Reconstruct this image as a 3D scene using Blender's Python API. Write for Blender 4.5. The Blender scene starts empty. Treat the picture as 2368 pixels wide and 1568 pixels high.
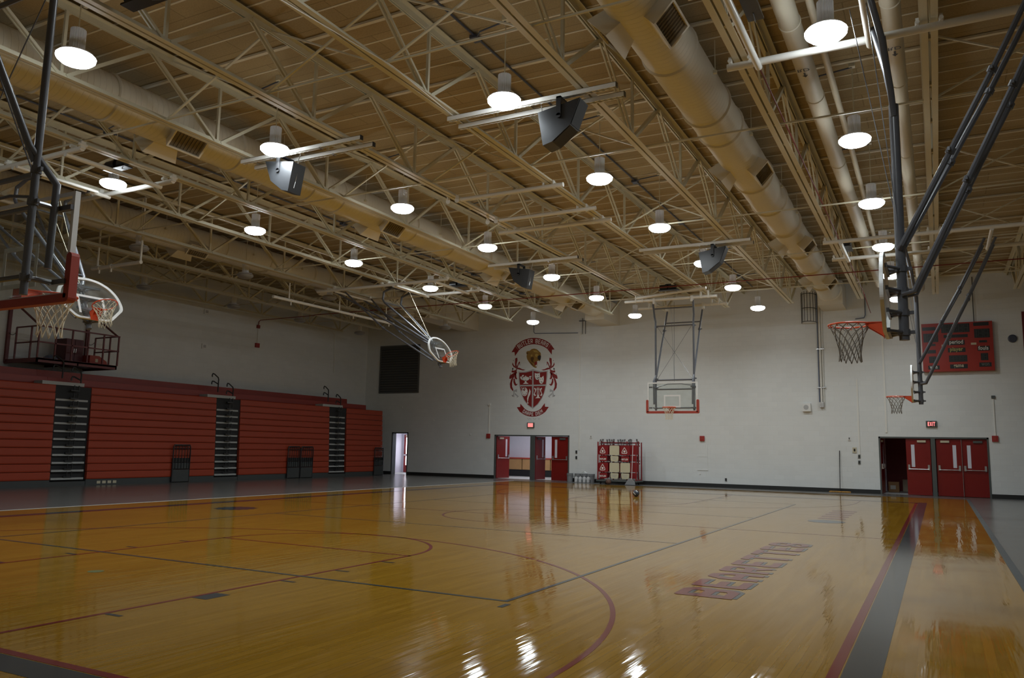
import bpy, math, random
from mathutils import Vector, Matrix
random.seed(7)
S = bpy.context.scene
C = S.collection
PI = math.pi

# ------------------------------------------------------------------ camera
F_PX, YAW, PITCH, ROLL = 1840.989, 0.4909, 0.1356, 0.0195
CAM = Vector((8.3717, -3.5443, 1.5228))
_f = Vector((-math.sin(YAW) * math.cos(PITCH), math.cos(YAW) * math.cos(PITCH), math.sin(PITCH)))
_r = Vector((math.cos(YAW), math.sin(YAW), 0))
_u = _r.cross(_f)
_R = _r * math.cos(ROLL) + _u * math.sin(ROLL)
_U = -_r * math.sin(ROLL) + _u * math.cos(ROLL)
cd = bpy.data.cameras.new('camera')
cam = bpy.data.objects.new('camera', cd)
C.objects.link(cam)
cd.sensor_width = 36
cd.lens = F_PX / 2368 * 36
cd.clip_end = 200
cam.matrix_world = Matrix(((_R.x, _U.x, -_f.x, CAM.x), (_R.y, _U.y, -_f.y, CAM.y), (_R.z, _U.z, -_f.z, CAM.z), (0, 0, 0, 1)))
S.camera = cam

# ------------------------------------------------------------------ world, exposure, sampling
w = bpy.data.worlds.new('world')
S.world = w
w.use_nodes = True
w.node_tree.nodes['Background'].inputs[0].default_value = (0.75, 0.82, 1, 1)
w.node_tree.nodes['Background'].inputs[1].default_value = 0.6
S.view_settings.view_transform = 'Standard'
S.view_settings.look = 'None'
S.view_settings.gamma = 1
S.view_settings.exposure = 0.25
try:
    S.view_settings.use_curve_mapping = False
except Exception:
    pass
cy = S.cycles
cy.max_bounces = 7
cy.diffuse_bounces = 5
cy.glossy_bounces = 4
cy.transmission_bounces = 4
cy.transparent_max_bounces = 8
cy.caustics_reflective = False
cy.caustics_refractive = False
cy.sample_clamp_indirect = 4
cy.use_denoising = True
LAMP = 22.0          # radiance of a lit lamp lens
BEAM = 46.0          # watts of a lamp's downward beam


def W(px, py, Y=31.4):
    """the point of the plane y = Y that the camera sees at a pixel of the photograph"""
    d = _f + _R * ((px - 1184) / F_PX) - _U * ((py - 784) / F_PX)
    return CAM + d * ((Y - CAM.y) / d.y)


# ------------------------------------------------------------------ materials
def new_mat(name):
    m = bpy.data.materials.new(name)
    m.use_nodes = True
    nt = m.node_tree
    return m, nt, nt.nodes['Principled BSDF'], nt.links


def N(nt, kind, **kw):
    n = nt.nodes.new(kind)
    for k, v in kw.items():
        setattr(n, k, v)
    return n


def mat(name, col, rough=0.5, metal=0.0, spec=0.5, var=0.08, scale=6.0, bump=0.0, coat=0.0, rvar=0.1):
    """painted or plastic surface: a base colour broken up by soft noise, some roughness variation"""
    m, nt, b, L = new_mat(name)
    tc = N(nt, 'ShaderNodeTexCoord')
    no = N(nt, 'ShaderNodeTexNoise')
    no.inputs['Scale'].default_value = scale
    no.inputs['Detail'].default_value = 4
    L.new(tc.outputs['Object'], no.inputs['Vector'])
    r = N(nt, 'ShaderNodeMapRange')
    r.inputs['To Min'].default_value = 1 - var
    r.inputs['To Max'].default_value = 1 + var
    L.new(no.outputs['Fac'], r.inputs['Value'])
    mx = N(nt, 'ShaderNodeMix', data_type='RGBA', blend_type='MULTIPLY')
    mx.inputs['Factor'].default_value = 1
    mx.inputs['A'].default_value = (*col, 1)
    L.new(r.outputs['Result'], mx.inputs['B'])
    L.new(mx.outputs['Result'], b.inputs['Base Color'])
    r2 = N(nt, 'ShaderNodeMapRange')
    r2.inputs['To Min'].default_value = max(0.02, rough - rvar * rough)
    r2.inputs['To Max'].default_value = min(1, rough + rvar * rough)
    L.new(no.outputs['Fac'], r2.inputs['Value'])
    L.new(r2.outputs['Result'], b.inputs['Roughness'])
    b.inputs['Metallic'].default_value = metal
    b.inputs['Specular IOR Level'].default_value = spec
    if coat:
        b.inputs['Coat Weight'].default_value = coat
        b.inputs['Coat Roughness'].default_value = 0.08
    if bump:
        bp = N(nt, 'ShaderNodeBump')
        bp.inputs['Strength'].default_value = bump
        bp.inputs['Distance'].default_value = 0.01
        L.new(no.outputs['Fac'], bp.inputs['Height'])
        L.new(bp.outputs['Normal'], b.inputs['Normal'])
    return m


def emit(name, col, s):
    m, nt, b, L = new_mat(name)
    b.inputs['Base Color'].default_value = (0.8, 0.8, 0.8, 1)
    b.inputs['Emission Color'].default_value = (*col, 1)
    b.inputs['Emission Strength'].default_value = s
    return m


def block_wall(name, axis, col):
    """painted concrete block: running-bond joints as bump, slightly glossy paint"""
    m, nt, b, L = new_mat(name)
    g = N(nt, 'ShaderNodeNewGeometry')
    sp = N(nt, 'ShaderNodeSeparateXYZ')
    cb = N(nt, 'ShaderNodeCombineXYZ')
    L.new(g.outputs['Position'], sp.inputs[0])
    L.new(sp.outputs[axis], cb.inputs[0])
    L.new(sp.outputs['Z'], cb.inputs[1])
    br = N(nt, 'ShaderNodeTexBrick')
    br.inputs['Scale'].default_value = 1
    br.inputs['Brick Width'].default_value = 0.406
    br.inputs['Row Height'].default_value = 0.203
    br.inputs['Mortar Size'].default_value = 0.006
    br.inputs['Mortar Smooth'].default_value = 0.6
    br.inputs['Color1'].default_value = (*col, 1)
    br.inputs['Color2'].default_value = (*[c * 0.965 for c in col], 1)
    br.inputs['Mortar'].default_value = (*[c * 0.93 for c in col], 1)
    L.new(cb.outputs[0], br.inputs['Vector'])
    no = N(nt, 'ShaderNodeTexNoise')
    no.inputs['Scale'].default_value = 0.8
    no.inputs['Detail'].default_value = 6
    L.new(cb.outputs[0], no.inputs['Vector'])
    r = N(nt, 'ShaderNodeMapRange')
    r.inputs['To Min'].default_value = 0.95
    r.inputs['To Max'].default_value = 1.04
    L.new(no.outputs['Fac'], r.inputs['Value'])
    mx = N(nt, 'ShaderNodeMix', data_type='RGBA', blend_type='MULTIPLY')
    mx.inputs['Factor'].default_value = 1
    L.new(br.outputs['Color'], mx.inputs['A'])
    L.new(r.outputs['Result'], mx.inputs['B'])
    L.new(mx.outputs['Result'], b.inputs['Base Color'])
    n2 = N(nt, 'ShaderNodeTexNoise')
    n2.inputs['Scale'].default_value = 60
    L.new(cb.outputs[0], n2.inputs['Vector'])
    ad = N(nt, 'ShaderNodeMath', operation='MULTIPLY_ADD')
    ad.inputs[1].default_value = -1.0
    L.new(br.outputs['Fac'], ad.inputs[0])
    mu = N(nt, 'ShaderNodeMath', operation='MULTIPLY')
    mu.inputs[1].default_value = 0.15
    L.new(n2.outputs['Fac'], mu.inputs[0])
    L.new(mu.outputs[0], ad.inputs[2])
    bp = N(nt, 'ShaderNodeBump')
    bp.inputs['Strength'].default_value = 0.35
    bp.inputs['Distance'].default_value = 0.006
    L.new(ad.outputs[0], bp.inputs['Height'])
    L.new(bp.outputs['Normal'], b.inputs['Normal'])
    b.inputs['Roughness'].default_value = 0.38
    b.inputs['Specular IOR Level'].default_value = 0.4
    return m


def wood_floor(name):
    """maple strips running along the hall under thick gloss varnish"""
    m, nt, b, L = new_mat(name)
    g = N(nt, 'ShaderNodeNewGeometry')
    sp = N(nt, 'ShaderNodeSeparateXYZ')
    cb = N(nt, 'ShaderNodeCombineXYZ')
    L.new(g.outputs['Position'], sp.inputs[0])
    L.new(sp.outputs['Y'], cb.inputs[0])
    L.new(sp.outputs['X'], cb.inputs[1])
    br = N(nt, 'ShaderNodeTexBrick')
    br.inputs['Scale'].default_value = 1
    br.inputs['Brick Width'].default_value = 1.3
    br.inputs['Row Height'].default_value = 0.0762
    br.inputs['Mortar Size'].default_value = 0.0012
    br.inputs['Mortar Smooth'].default_value = 0.3
    br.offset_frequency = 3
    br.offset = 0.37
    br.inputs['Color1'].default_value = (0.34, 0.178, 0.017, 1)
    br.inputs['Color2'].default_value = (0.28, 0.142, 0.012, 1)
    br.inputs['Mortar'].default_value = (0.21, 0.10, 0.009, 1)
    L.new(cb.outputs[0], br.inputs['Vector'])
    mp = N(nt, 'ShaderNodeMapping')
    mp.inputs['Scale'].default_value = (0.7, 22, 1)
    L.new(cb.outputs[0], mp.inputs['Vector'])
    no = N(nt, 'ShaderNodeTexNoise')
    no.inputs['Scale'].default_value = 2
    no.inputs['Detail'].default_value = 5
    L.new(mp.outputs[0], no.inputs['Vector'])
    r = N(nt, 'ShaderNodeMapRange')
    r.inputs['To Min'].default_value = 0.82
    r.inputs['To Max'].default_value = 1.16
    L.new(no.outputs['Fac'], r.inputs['Value'])
    mx = N(nt, 'ShaderNodeMix', data_type='RGBA', blend_type='MULTIPLY')
    mx.inputs['Factor'].default_value = 1
    L.new(br.outputs['Color'], mx.inputs['A'])
    L.new(r.outputs['Result'], mx.inputs['B'])
    L.new(mx.outputs['Result'], b.inputs['Base Color'])
    # gloss: scuffs across, long waves along the strips
    n2 = N(nt, 'ShaderNodeTexNoise')
    n2.inputs['Scale'].default_value = 1.6
    n2.inputs['Detail'].default_value = 8
    L.new(cb.outputs[0], n2.inputs['Vector'])
    r2 = N(nt, 'ShaderNodeMapRange')
    r2.inputs['From Min'].default_value = 0.35
    r2.inputs['From Max'].default_value = 0.75
    r2.inputs['To Min'].default_value = 0.035
    r2.inputs['To Max'].default_value = 0.11
    L.new(n2.outputs['Fac'], r2.inputs['Value'])
    L.new(r2.outputs['Result'], b.inputs['Roughness'])
    m3 = N(nt, 'ShaderNodeMapping')
    m3.inputs['Scale'].default_value = (0.9, 13.1, 1)
    L.new(cb.outputs[0], m3.inputs['Vector'])
    n3 = N(nt, 'ShaderNodeTexNoise')
    n3.inputs['Scale'].default_value = 1
    n3.inputs['Detail'].default_value = 2
    L.new(m3.outputs[0], n3.inputs['Vector'])
    bp = N(nt, 'ShaderNodeBump')
    bp.inputs['Strength'].default_value = 0.10
    bp.inputs['Distance'].default_value = 0.02
    L.new(n3.outputs['Fac'], bp.inputs['Height'])
    L.new(bp.outputs['Normal'], b.inputs['Normal'])
    b.inputs['IOR'].default_value = 1.52
    b.inputs['Specular IOR Level'].default_value = 0.75
    return m


def floor_paint(name, col):
    m = mat(name, col, rough=0.1, var=0.08, scale=3, spec=0.6)
    return m


def deck_mat(name):
    """wood-fibre roof deck boards: coarse grain, dark butt joints along the hall"""
    m, nt, b, L = new_mat(name)
    g = N(nt, 'ShaderNodeNewGeometry')
    br = N(nt, 'ShaderNodeTexBrick')
    br.inputs['Scale'].default_value = 1
    br.inputs['Brick Width'].default_value = 2.45
    br.inputs['Row Height'].default_value = 0.61
    br.inputs['Mortar Size'].default_value = 0.010
    br.inputs['Mortar Smooth'].default_value = 0.1
    br.inputs['Color1'].default_value = (0.40, 0.31, 0.175, 1)
    br.inputs['Color2'].default_value = (0.35, 0.27, 0.15, 1)
    br.inputs['Mortar'].default_value = (0.27, 0.21, 0.115, 1)
    L.new(g.outputs['Position'], br.inputs['Vector'])
    no = N(nt, 'ShaderNodeTexNoise')
    no.inputs['Scale'].default_value = 34
    no.inputs['Detail'].default_value = 6
    L.new(g.outputs['Position'], no.inputs['Vector'])
    n2 = N(nt, 'ShaderNodeTexNoise')
    n2.inputs['Scale'].default_value = 0.7
    L.new(g.outputs['Position'], n2.inputs['Vector'])
    ad = N(nt, 'ShaderNodeMath', operation='ADD')
    L.new(no.outputs['Fac'], ad.inputs[0])
    L.new(n2.outputs['Fac'], ad.inputs[1])
    r = N(nt, 'ShaderNodeMapRange')
    r.inputs['From Min'].default_value = 0.5
    r.inputs['From Max'].default_value = 1.5
    r.inputs['To Min'].default_value = 0.74
    r.inputs['To Max'].default_value = 1.24
    L.new(ad.outputs[0], r.inputs['Value'])
    mx = N(nt, 'ShaderNodeMix', data_type='RGBA', blend_type='MULTIPLY')
    mx.inputs['Factor'].default_value = 1
    L.new(br.outputs['Color'], mx.inputs['A'])
    L.new(r.outputs['Result'], mx.inputs['B'])
    L.new(mx.outputs['Result'], b.inputs['Base Color'])
    bp = N(nt, 'ShaderNodeBump')
    bp.inputs['Strength'].default_value = 0.4
    bp.inputs['Distance'].default_value = 0.01
    L.new(no.outputs['Fac'], bp.inputs['Height'])
    L.new(bp.outputs['Normal'], b.inputs['Normal'])
    b.inputs['Roughness'].default_value = 0.95
    b.inputs['Specular IOR Level'].default_value = 0.1
    return m


def duct_mat(name):
    """spiral seam duct, painted cream: seams ring the pipe as bump"""
    m, nt, b, L = new_mat(name)
    g = N(nt, 'ShaderNodeNewGeometry')
    wv = N(nt, 'ShaderNodeTexWave', wave_type='BANDS', bands_direction='Y')
    wv.inputs['Scale'].default_value = 2.6
    wv.inputs['Distortion'].default_value = 0
    L.new(g.outputs['Position'], wv.inputs['Vector'])
    r = N(nt, 'ShaderNodeMapRange')
    r.inputs['From Min'].default_value = 0.93
    r.inputs['From Max'].default_value = 1.0
    L.new(wv.outputs['Fac'], r.inputs['Value'])
    bp = N(nt, 'ShaderNodeBump')
    bp.inputs['Strength'].default_value = 0.6
    bp.inputs['Distance'].default_value = 0.012
    L.new(r.outputs['Result'], bp.inputs['Height'])
    L.new(bp.outputs['Normal'], b.inputs['Normal'])
    no = N(nt, 'ShaderNodeTexNoise')
    no.inputs['Scale'].default_value = 1.2
    L.new(g.outputs['Position'], no.inputs['Vector'])
    mx = N(nt, 'ShaderNodeMix', data_type='RGBA')
    mx.inputs['A'].default_value = (0.70, 0.66, 0.54, 1)
    mx.inputs['B'].default_value = (0.78, 0.74, 0.63, 1)
    L.new(no.outputs['Fac'], mx.inputs['Factor'])
    L.new(mx.outputs['Result'], b.inputs['Base Color'])
    b.inputs['Roughness'].default_value = 0.5
    return m


def glass_mat(name, tint=(0.93, 0.95, 0.94)):
    m, nt, b, L = new_mat(name)
    nt.nodes.remove(b)
    out = nt.nodes['Material Output']
    tr = N(nt, 'ShaderNodeBsdfTransparent')
    tr.inputs[0].default_value = (*tint, 1)
    gl = N(nt, 'ShaderNodeBsdfGlossy')
    gl.inputs['Roughness'].default_value = 0.03
    fr = N(nt, 'ShaderNodeFresnel')
    fr.inputs[0].default_value = 1.5
    no = N(nt, 'ShaderNodeTexNoise')
    no.inputs['Scale'].default_value = 5
    df = N(nt, 'ShaderNodeBsdfDiffuse')
    df.inputs[0].default_value = (0.7, 0.7, 0.68, 1)
    r = N(nt, 'ShaderNodeMapRange')
    r.inputs['From Min'].default_value = 0.4
    r.inputs['From Max'].default_value = 0.8
    r.inputs['To Min'].default_value = 0.02
    r.inputs['To Max'].default_value = 0.10
    L.new(no.outputs['Fac'], r.inputs['Value'])
    m1 = N(nt, 'ShaderNodeMixShader')
    L.new(r.outputs['Result'], m1.inputs[0])
    L.new(tr.outputs[0], m1.inputs[1])
    L.new(df.outputs[0], m1.inputs[2])
    m2 = N(nt, 'ShaderNodeMixShader')
    ge = N(nt, 'ShaderNodeNewGeometry')
    iv = N(nt, 'ShaderNodeMath', operation='SUBTRACT')
    iv.inputs[0].default_value = 1.0
    L.new(ge.outputs['Backfacing'], iv.inputs[1])
    mu = N(nt, 'ShaderNodeMath', operation='MULTIPLY')
    L.new(fr.outputs[0], mu.inputs[0])
    L.new(iv.outputs[0], mu.inputs[1])
    L.new(mu.outputs[0], m2.inputs[0])
    L.new(m1.outputs[0], m2.inputs[1])
    L.new(gl.outputs[0], m2.inputs[2])
    L.new(m2.outputs[0], out.inputs[0])
    return m


WALLC = (0.745, 0.765, 0.755)
M = {}
M['wall_x'] = block_wall('painted_block_far', 'X', WALLC)
M['wall_y'] = block_wall('painted_block_side', 'Y', WALLC)
M['wood'] = wood_floor('maple_floor')
M['rubber'] = mat('grey_rubber_floor', (0.115, 0.112, 0.105), rough=0.22, var=0.25, scale=1.5, spec=0.5)
M['redline'] = floor_paint('red_court_paint', (0.17, 0.022, 0.022))
M['greyline'] = floor_paint('grey_court_paint', (0.040, 0.044, 0.048))
M['blueline'] = floor_paint('slate_blue_court_paint', (0.045, 0.060, 0.070))
M['teal'] = floor_paint('faint_green_tape', (0.16, 0.22, 0.10))
M['yellow'] = floor_paint('yellow_tape', (0.75, 0.52, 0.15))
M['deck'] = deck_mat('fibre_roof_deck')
M['cream'] = mat('cream_steel_paint', (0.64, 0.60, 0.45), rough=0.45, var=0.06, scale=3)
M['tee'] = mat('deck_tee_paint', (0.66, 0.60, 0.46), rough=0.6)
M['white'] = mat('white_pipe_paint', (0.80, 0.79, 0.74), rough=0.35, var=0.04)
M['duct'] = duct_mat('spiral_duct_paint')
M['ductbox'] = mat('duct_box_paint', (0.74, 0.70, 0.60), rough=0.5, var=0.05, scale=2)
M['grille'] = mat('dark_duct_mouth', (0.20, 0.16, 0.10), rough=0.8)
M['drain'] = mat('drain_pipe_wrap', (0.62, 0.57, 0.45), rough=0.6, var=0.05, scale=2)
M['steel'] = mat('grey_painted_tube', (0.11, 0.115, 0.13), rough=0.30, var=0.10, scale=14, spec=0.6)
M['gsteel'] = mat('grey_door_frame', (0.085, 0.095, 0.09), rough=0.45)
M['black'] = mat('black_paint', (0.012, 0.012, 0.013), rough=0.4)
M['black2'] = mat('black_satin', (0.022, 0.023, 0.025), rough=0.32, var=0.12, scale=8)
M['rail'] = mat('dark_handrail', (0.018, 0.019, 0.02), rough=0.35)
M['alu'] = mat('fluted_aluminium', (0.80, 0.81, 0.84), rough=0.4, metal=0.15)
M['chrome'] = mat('bright_metal', (0.7, 0.7, 0.7), rough=0.25, metal=0.9)
M['rim'] = mat('orange_rim_paint', (0.72, 0.085, 0.022), rough=0.35)
M['pad'] = mat('red_board_padding', (0.36, 0.045, 0.025), rough=0.5, var=0.1)
M['boardframe'] = mat('white_board_frame', (0.74, 0.74, 0.72), rough=0.35)
M['glass'] = glass_mat('backboard_glass')
M['net'] = mat('net_cord', (0.66, 0.60, 0.46), rough=0.8)
M['net2'] = mat('old_net_cord', (0.20, 0.18, 0.15), rough=0.8)
M['seat'] = mat('red_bleacher_plastic', (0.36, 0.050, 0.020), rough=0.42, var=0.06, scale=2, spec=0.4)
M['seat_back'] = mat('dark_red_bleacher_plastic', (0.27, 0.030, 0.022), rough=0.45, var=0.06, scale=2)
M['step'] = mat('aisle_step_grey', (0.42, 0.43, 0.42), rough=0.6, var=0.1, scale=20)
M['charcoal'] = mat('charcoal_panel', (0.05, 0.055, 0.055), rough=0.5)
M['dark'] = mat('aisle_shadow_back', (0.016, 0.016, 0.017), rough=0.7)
M['maroon'] = mat('maroon_steel_paint', (0.14, 0.014, 0.014), rough=0.4)
M['maroon2'] = mat('maroon_cabinet', (0.10, 0.012, 0.018), rough=0.45)
M['doorred'] = mat('red_door_paint', (0.20, 0.010, 0.008), rough=0.30, var=0.05, spec=0.5)
M['louver'] = mat('dark_louver_paint', (0.10, 0.10, 0.095), rough=0.5)
M['base'] = mat('black_rubber_base', (0.018, 0.019, 0.018), rough=0.5)
M['mural_red'] = mat('mural_red_paint', (0.24, 0.018, 0.016), rough=0.5, var=0.05)
M['mural_white'] = mat('mural_white_paint', (0.78, 0.78, 0.75), rough=0.5, var=0.02)
M['mural_grey'] = mat('mural_grey_paint', (0.44, 0.44, 0.44), rough=0.5, var=0.06)
M['mural_black'] = mat('mural_black_paint', (0.03, 0.025, 0.025), rough=0.5)
M['mural_brown'] = mat('mural_brown_paint', (0.30, 0.17, 0.035), rough=0.55, var=0.45, scale=14)
M['mural_dkbrown'] = mat('mural_dark_brown_paint', (0.10, 0.05, 0.012), rough=0.55, var=0.3, scale=14)
M['mural_gold'] = mat('mural_gold_paint', (0.48, 0.33, 0.08), rough=0.55, var=0.2, scale=14)
M['score'] = mat('scoreboard_red', (0.33, 0.022, 0.010), rough=0.4, var=0.03)
M['panel_black'] = mat('scoreboard_black', (0.014, 0.016, 0.015), rough=0.35)
M['digit'] = mat('unlit_digit_dots', (0.11, 0.12, 0.11), rough=0.5)
M['lettering'] = mat('white_lettering', (0.72, 0.72, 0.68), rough=0.5)
M['gold_letter'] = mat('yellow_lettering', (0.42, 0.38, 0.12), rough=0.5)
M['beige'] = mat('beige_box', (0.55, 0.50, 0.36), rough=0.5)
M['alarm'] = mat('alarm_red', (0.36, 0.03, 0.03), rough=0.4)
M['conduit'] = mat('shade_toned_conduit', (0.06, 0.07, 0.10), rough=0.4)  # shade under the deck put into the conduit colour; plain dark on the fitting
M['redpipe'] = mat('red_conduit', (0.22, 0.025, 0.018), rough=0.45)
M['bluepipe'] = mat('slate_conduit', (0.12, 0.15, 0.22), rough=0.4)
M['chairred'] = mat('red_chair_vinyl', (0.24, 0.012, 0.016), rough=0.4)
M['chaircream'] = mat('cream_chair_vinyl', (0.60, 0.56, 0.40), rough=0.45, var=0.03)
M['chairdark'] = mat('dark_chair_frame', (0.045, 0.012, 0.014), rough=0.4)
M['bucket'] = mat('grey_bucket', (0.26, 0.27, 0.28), rough=0.45)
M['jug'] = mat('white_jug', (0.62, 0.62, 0.62), rough=0.4)
M['ball'] = mat('brown_ball', (0.12, 0.055, 0.035), rough=0.6)
M['ballnavy'] = mat('navy_ball_panel', (0.025, 0.035, 0.055), rough=0.4)
M['ballwhite'] = mat('white_ball_panel', (0.70, 0.70, 0.66), rough=0.4)
M['tanwood'] = mat('tan_wood', (0.42, 0.24, 0.10), rough=0.5, var=0.15, scale=5)
M['corridor'] = mat('corridor_white_paint', (0.66, 0.66, 0.74), rough=0.5, var=0.03)
M['mop'] = mat('mop_yarn', (0.50, 0.27, 0.06), rough=0.9, var=0.2)
M['lit'] = emit('lit_lamp_lens', (0.89, 0.965, 1.0), LAMP)
M['unlit'] = mat('unlit_lamp_lens', (0.30, 0.30, 0.30), rough=0.3)
M['day'] = emit('daylight_pane', (0.93, 0.90, 1.0), 3.0)
M['exitred'] = emit('exit_letters', (1.0, 0.10, 0.10), 1.0)
M['exitpink'] = emit('exit_face', (1.0, 0.13, 0.10), 0.55)
M['tube'] = emit('added_room_glow', (0.95, 0.95, 1.0), 24.0)  # glow of the unseen lights added in the rooms beyond the doors


# ------------------------------------------------------------------ mesh helpers
class MB:
    """collects boxes, bars, tubes, prisms; build() links them as ONE mesh object"""

    def __init__(s):
        s.v, s.f = [], []

    def add(s, vs, fs):
        o = len(s.v)
        s.v += [tuple(p) for p in vs]
        s.f += [tuple(o + i for i in f) for f in fs]
        return s

    def box(s, x0, x1, y0, y1, z0, z1):
        return s.add([(x0, y0, z0), (x1, y0, z0), (x1, y1, z0), (x0, y1, z0), (x0, y0, z1), (x1, y0, z1), (x1, y1, z1), (x0, y1, z1)],
                     [(0, 3, 2, 1), (4, 5, 6, 7), (0, 1, 5, 4), (1, 2, 6, 5), (2, 3, 7, 6), (3, 0, 4, 7)])

    def bar(s, p, q, wd, ht=None, up=(0, 0, 1)):
        """rectangular bar from p to q; ht measured towards up"""
        p, q = Vector(p), Vector(q)
        ht = wd if ht is None else ht
        d = (q - p).normalized()
        u = Vector(up)
        if abs(d.dot(u)) > 0.98:
            u = Vector((1, 0, 0))
        a = d.cross(u).normalized()
        b = a.cross(d)
        vs = []
        for c in (p, q):
            for i, j in ((-1, -1), (1, -1), (1, 1), (-1, 1)):
                vs.append(c + a * (i * wd / 2) + b * (j * ht / 2))
        return s.add(vs, [(0, 1, 2, 3), (7, 6, 5, 4), (0, 4, 5, 1), (1, 5, 6, 2), (2, 6, 7, 3), (3, 7, 4, 0)])

    def tube(s, pts, r, n=8, closed=False):
        pts = [Vector(p) for p in pts]
        m = len(pts)
        vs, fs = [], []
        prev = None
        for i, p in enumerate(pts):
            if closed:
                d = pts[(i + 1) % m] - pts[i - 1]
            else:
                d = pts[min(i + 1, m - 1)] - pts[max(i - 1, 0)]
            d.normalize()
            if prev is None:
                a = d.cross(Vector((0, 0, 1)))
                if a.length < 0.1:
                    a = d.cross(Vector((1, 0, 0)))
            else:
                a = prev - d * prev.dot(d)
            a.normalize()
            prev = a
            b = d.cross(a)
            k = 1.0
            if 0 < i < m - 1 and not closed:
                c = (pts[i] - pts[i - 1]).normalized().dot((pts[i + 1] - pts[i]).normalized())
                k = 1 / max(0.6, math.sqrt((1 + c) / 2))
            for j in range(n):
                t = 2 * PI * j / n
                vs.append(p + (a * math.cos(t) + b * math.sin(t)) * r * (k if True else 1))
        for i in range(m if closed else m - 1):
            i2 = (i + 1) % m
            for j in range(n):
                j2 = (j + 1) % n
                fs.append((i * n + j, i2 * n + j, i2 * n + j2, i * n + j2))
        if not closed:
            fs.append(tuple(range(n)))
            fs.append(tuple((m - 1) * n + j for j in reversed(range(n))))
        return s.add(vs, fs)

    def lathe(s, prof, c=(0, 0, 0), n=24, ax='z'):
        """profile of (radius, height) turned about an axis through c"""
        vs, fs = [], []
        for r, h in prof:
            for j in range(n):
                t = 2 * PI * j / n
                x, y, z = r * math.cos(t), r * math.sin(t), h
                if ax == 'y':
                    x, y, z = x, h, y
                elif ax == 'x':
                    x, y, z = h, x, y
                vs.append((c[0] + x, c[1] + y, c[2] + z))
        m = len(prof)
        for i in range(m - 1):
            for j in range(n):
                j2 = (j + 1) % n
                fs.append((i * n + j, i * n + j2, (i + 1) * n + j2, (i + 1) * n + j))
        fs.append(tuple(reversed(range(n))))
        fs.append(tuple((m - 1) * n + j for j in range(n)))
        return s.add(vs, fs)

    def prism(s, poly, d):
        """a polygon (3D points) extruded by the vector d"""
        d = Vector(d)
        a = [Vector(p) for p in poly]
        n = len(a)
        fs = [tuple(range(n)), tuple(reversed(range(n, 2 * n)))]
        for i in range(n):
            j = (i + 1) % n
            fs.append((i, i + n, j + n, j))
        return s.add(a + [p + d for p in a], fs)

    def ring(s, outer, inner, d):
        """a frame between two outlines of equal count, extruded by d"""
        d = Vector(d)
        o = [Vector(p) for p in outer]
        i_ = [Vector(p) for p in inner]
        n = len(o)
        vs = o + i_ + [p + d for p in o] + [p + d for p in i_]
        fs = []
        for k in range(n):
            j = (k + 1) % n
            fs += [(k, j, n + j, n + k), (2 * n + k, 3 * n + k, 3 * n + j, 2 * n + j), (k, 2 * n + k, 2 * n + j, j), (n + k, n + j, 3 * n + j, 3 * n + k)]
        return s.add(vs, fs)

    def cut(s):
        """what comes next belongs to another piece"""
        s.cuts = getattr(s, 'cuts', []) + [(len(s.v), len(s.f))]
        return s

    def build_each(s, name, m, parent=None, smooth=False):
        c = [(0, 0)] + getattr(s, 'cuts', []) + [(len(s.v), len(s.f))]
        for (v0, f0), (v1, f1) in zip(c[:-1], c[1:]):
            if v1 > v0:
                q = MB()
                q.v = s.v[v0:v1]
                q.f = [tuple(i - v0 for i in f) for f in s.f[f0:f1]]
                q.build(name, m, parent, smooth)

    def build(s, name, m, parent=None, smooth=False):
        off = Vector((0, 0, 0))
        p = parent
        while p is not None:
            off += p.location
            p = p.parent
        me = bpy.data.meshes.new(name)
        me.from_pydata([(a - off.x, b - off.y, c - off.z) for a, b, c in s.v], [], s.f)
        me.update()
        import bmesh as _b
        bm = _b.new()
        bm.from_mesh(me)
        _b.ops.recalc_face_normals(bm, faces=bm.faces)
        bm.to_mesh(me)
        bm.free()
        if smooth:
            for q in me.polygons:
                q.use_smooth = True
            try:
                me.set_sharp_from_angle(angle=math.radians(40))
            except Exception:
                pass
        me.materials.append(m)
        o = bpy.data.objects.new(name, me)
        C.objects.link(o)
        if parent is not None:
            o.parent = parent
        return o


def tag(o, label=None, cat=None, group=None, kind=None):
    if label:
        o['label'] = label
    if cat:
        o['category'] = cat
    if group:
        o['group'] = group
    if kind:
        o['kind'] = kind
    return o


def thing(name, label, cat, loc=(0, 0, 0), group=None):
    o = bpy.data.objects.new(name, None)
    o.empty_display_size = 0.2
    C.objects.link(o)
    o.location = loc
    return tag(o, label, cat, group)


KIDS = {}


def copy_tree(o, parent=None, loc=None, rotz=None, label=None, group=None, swap=None):
    """a thing, its parts and their sub-parts; swap: {part name: material} for a copy that differs"""
    c = o.copy()
    C.objects.link(c)
    if parent is not None:
        c.parent = parent
    if loc is not None:
        c.location = loc
    if rotz is not None:
        c.rotation_euler = (0, 0, rotz)
    if label:
        c['label'] = label
    if group:
        c['group'] = group
    base = o.name.split('.')[0]
    if swap and base in swap and o.type == 'MESH':
        c.data = o.data.copy()
        c.data.materials[0] = swap[base]
    for ch in list(o.children):
        copy_tree(ch, c, swap=swap)
    return c


def struct(o):
    o['kind'] = 'structure'
    return o


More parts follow.
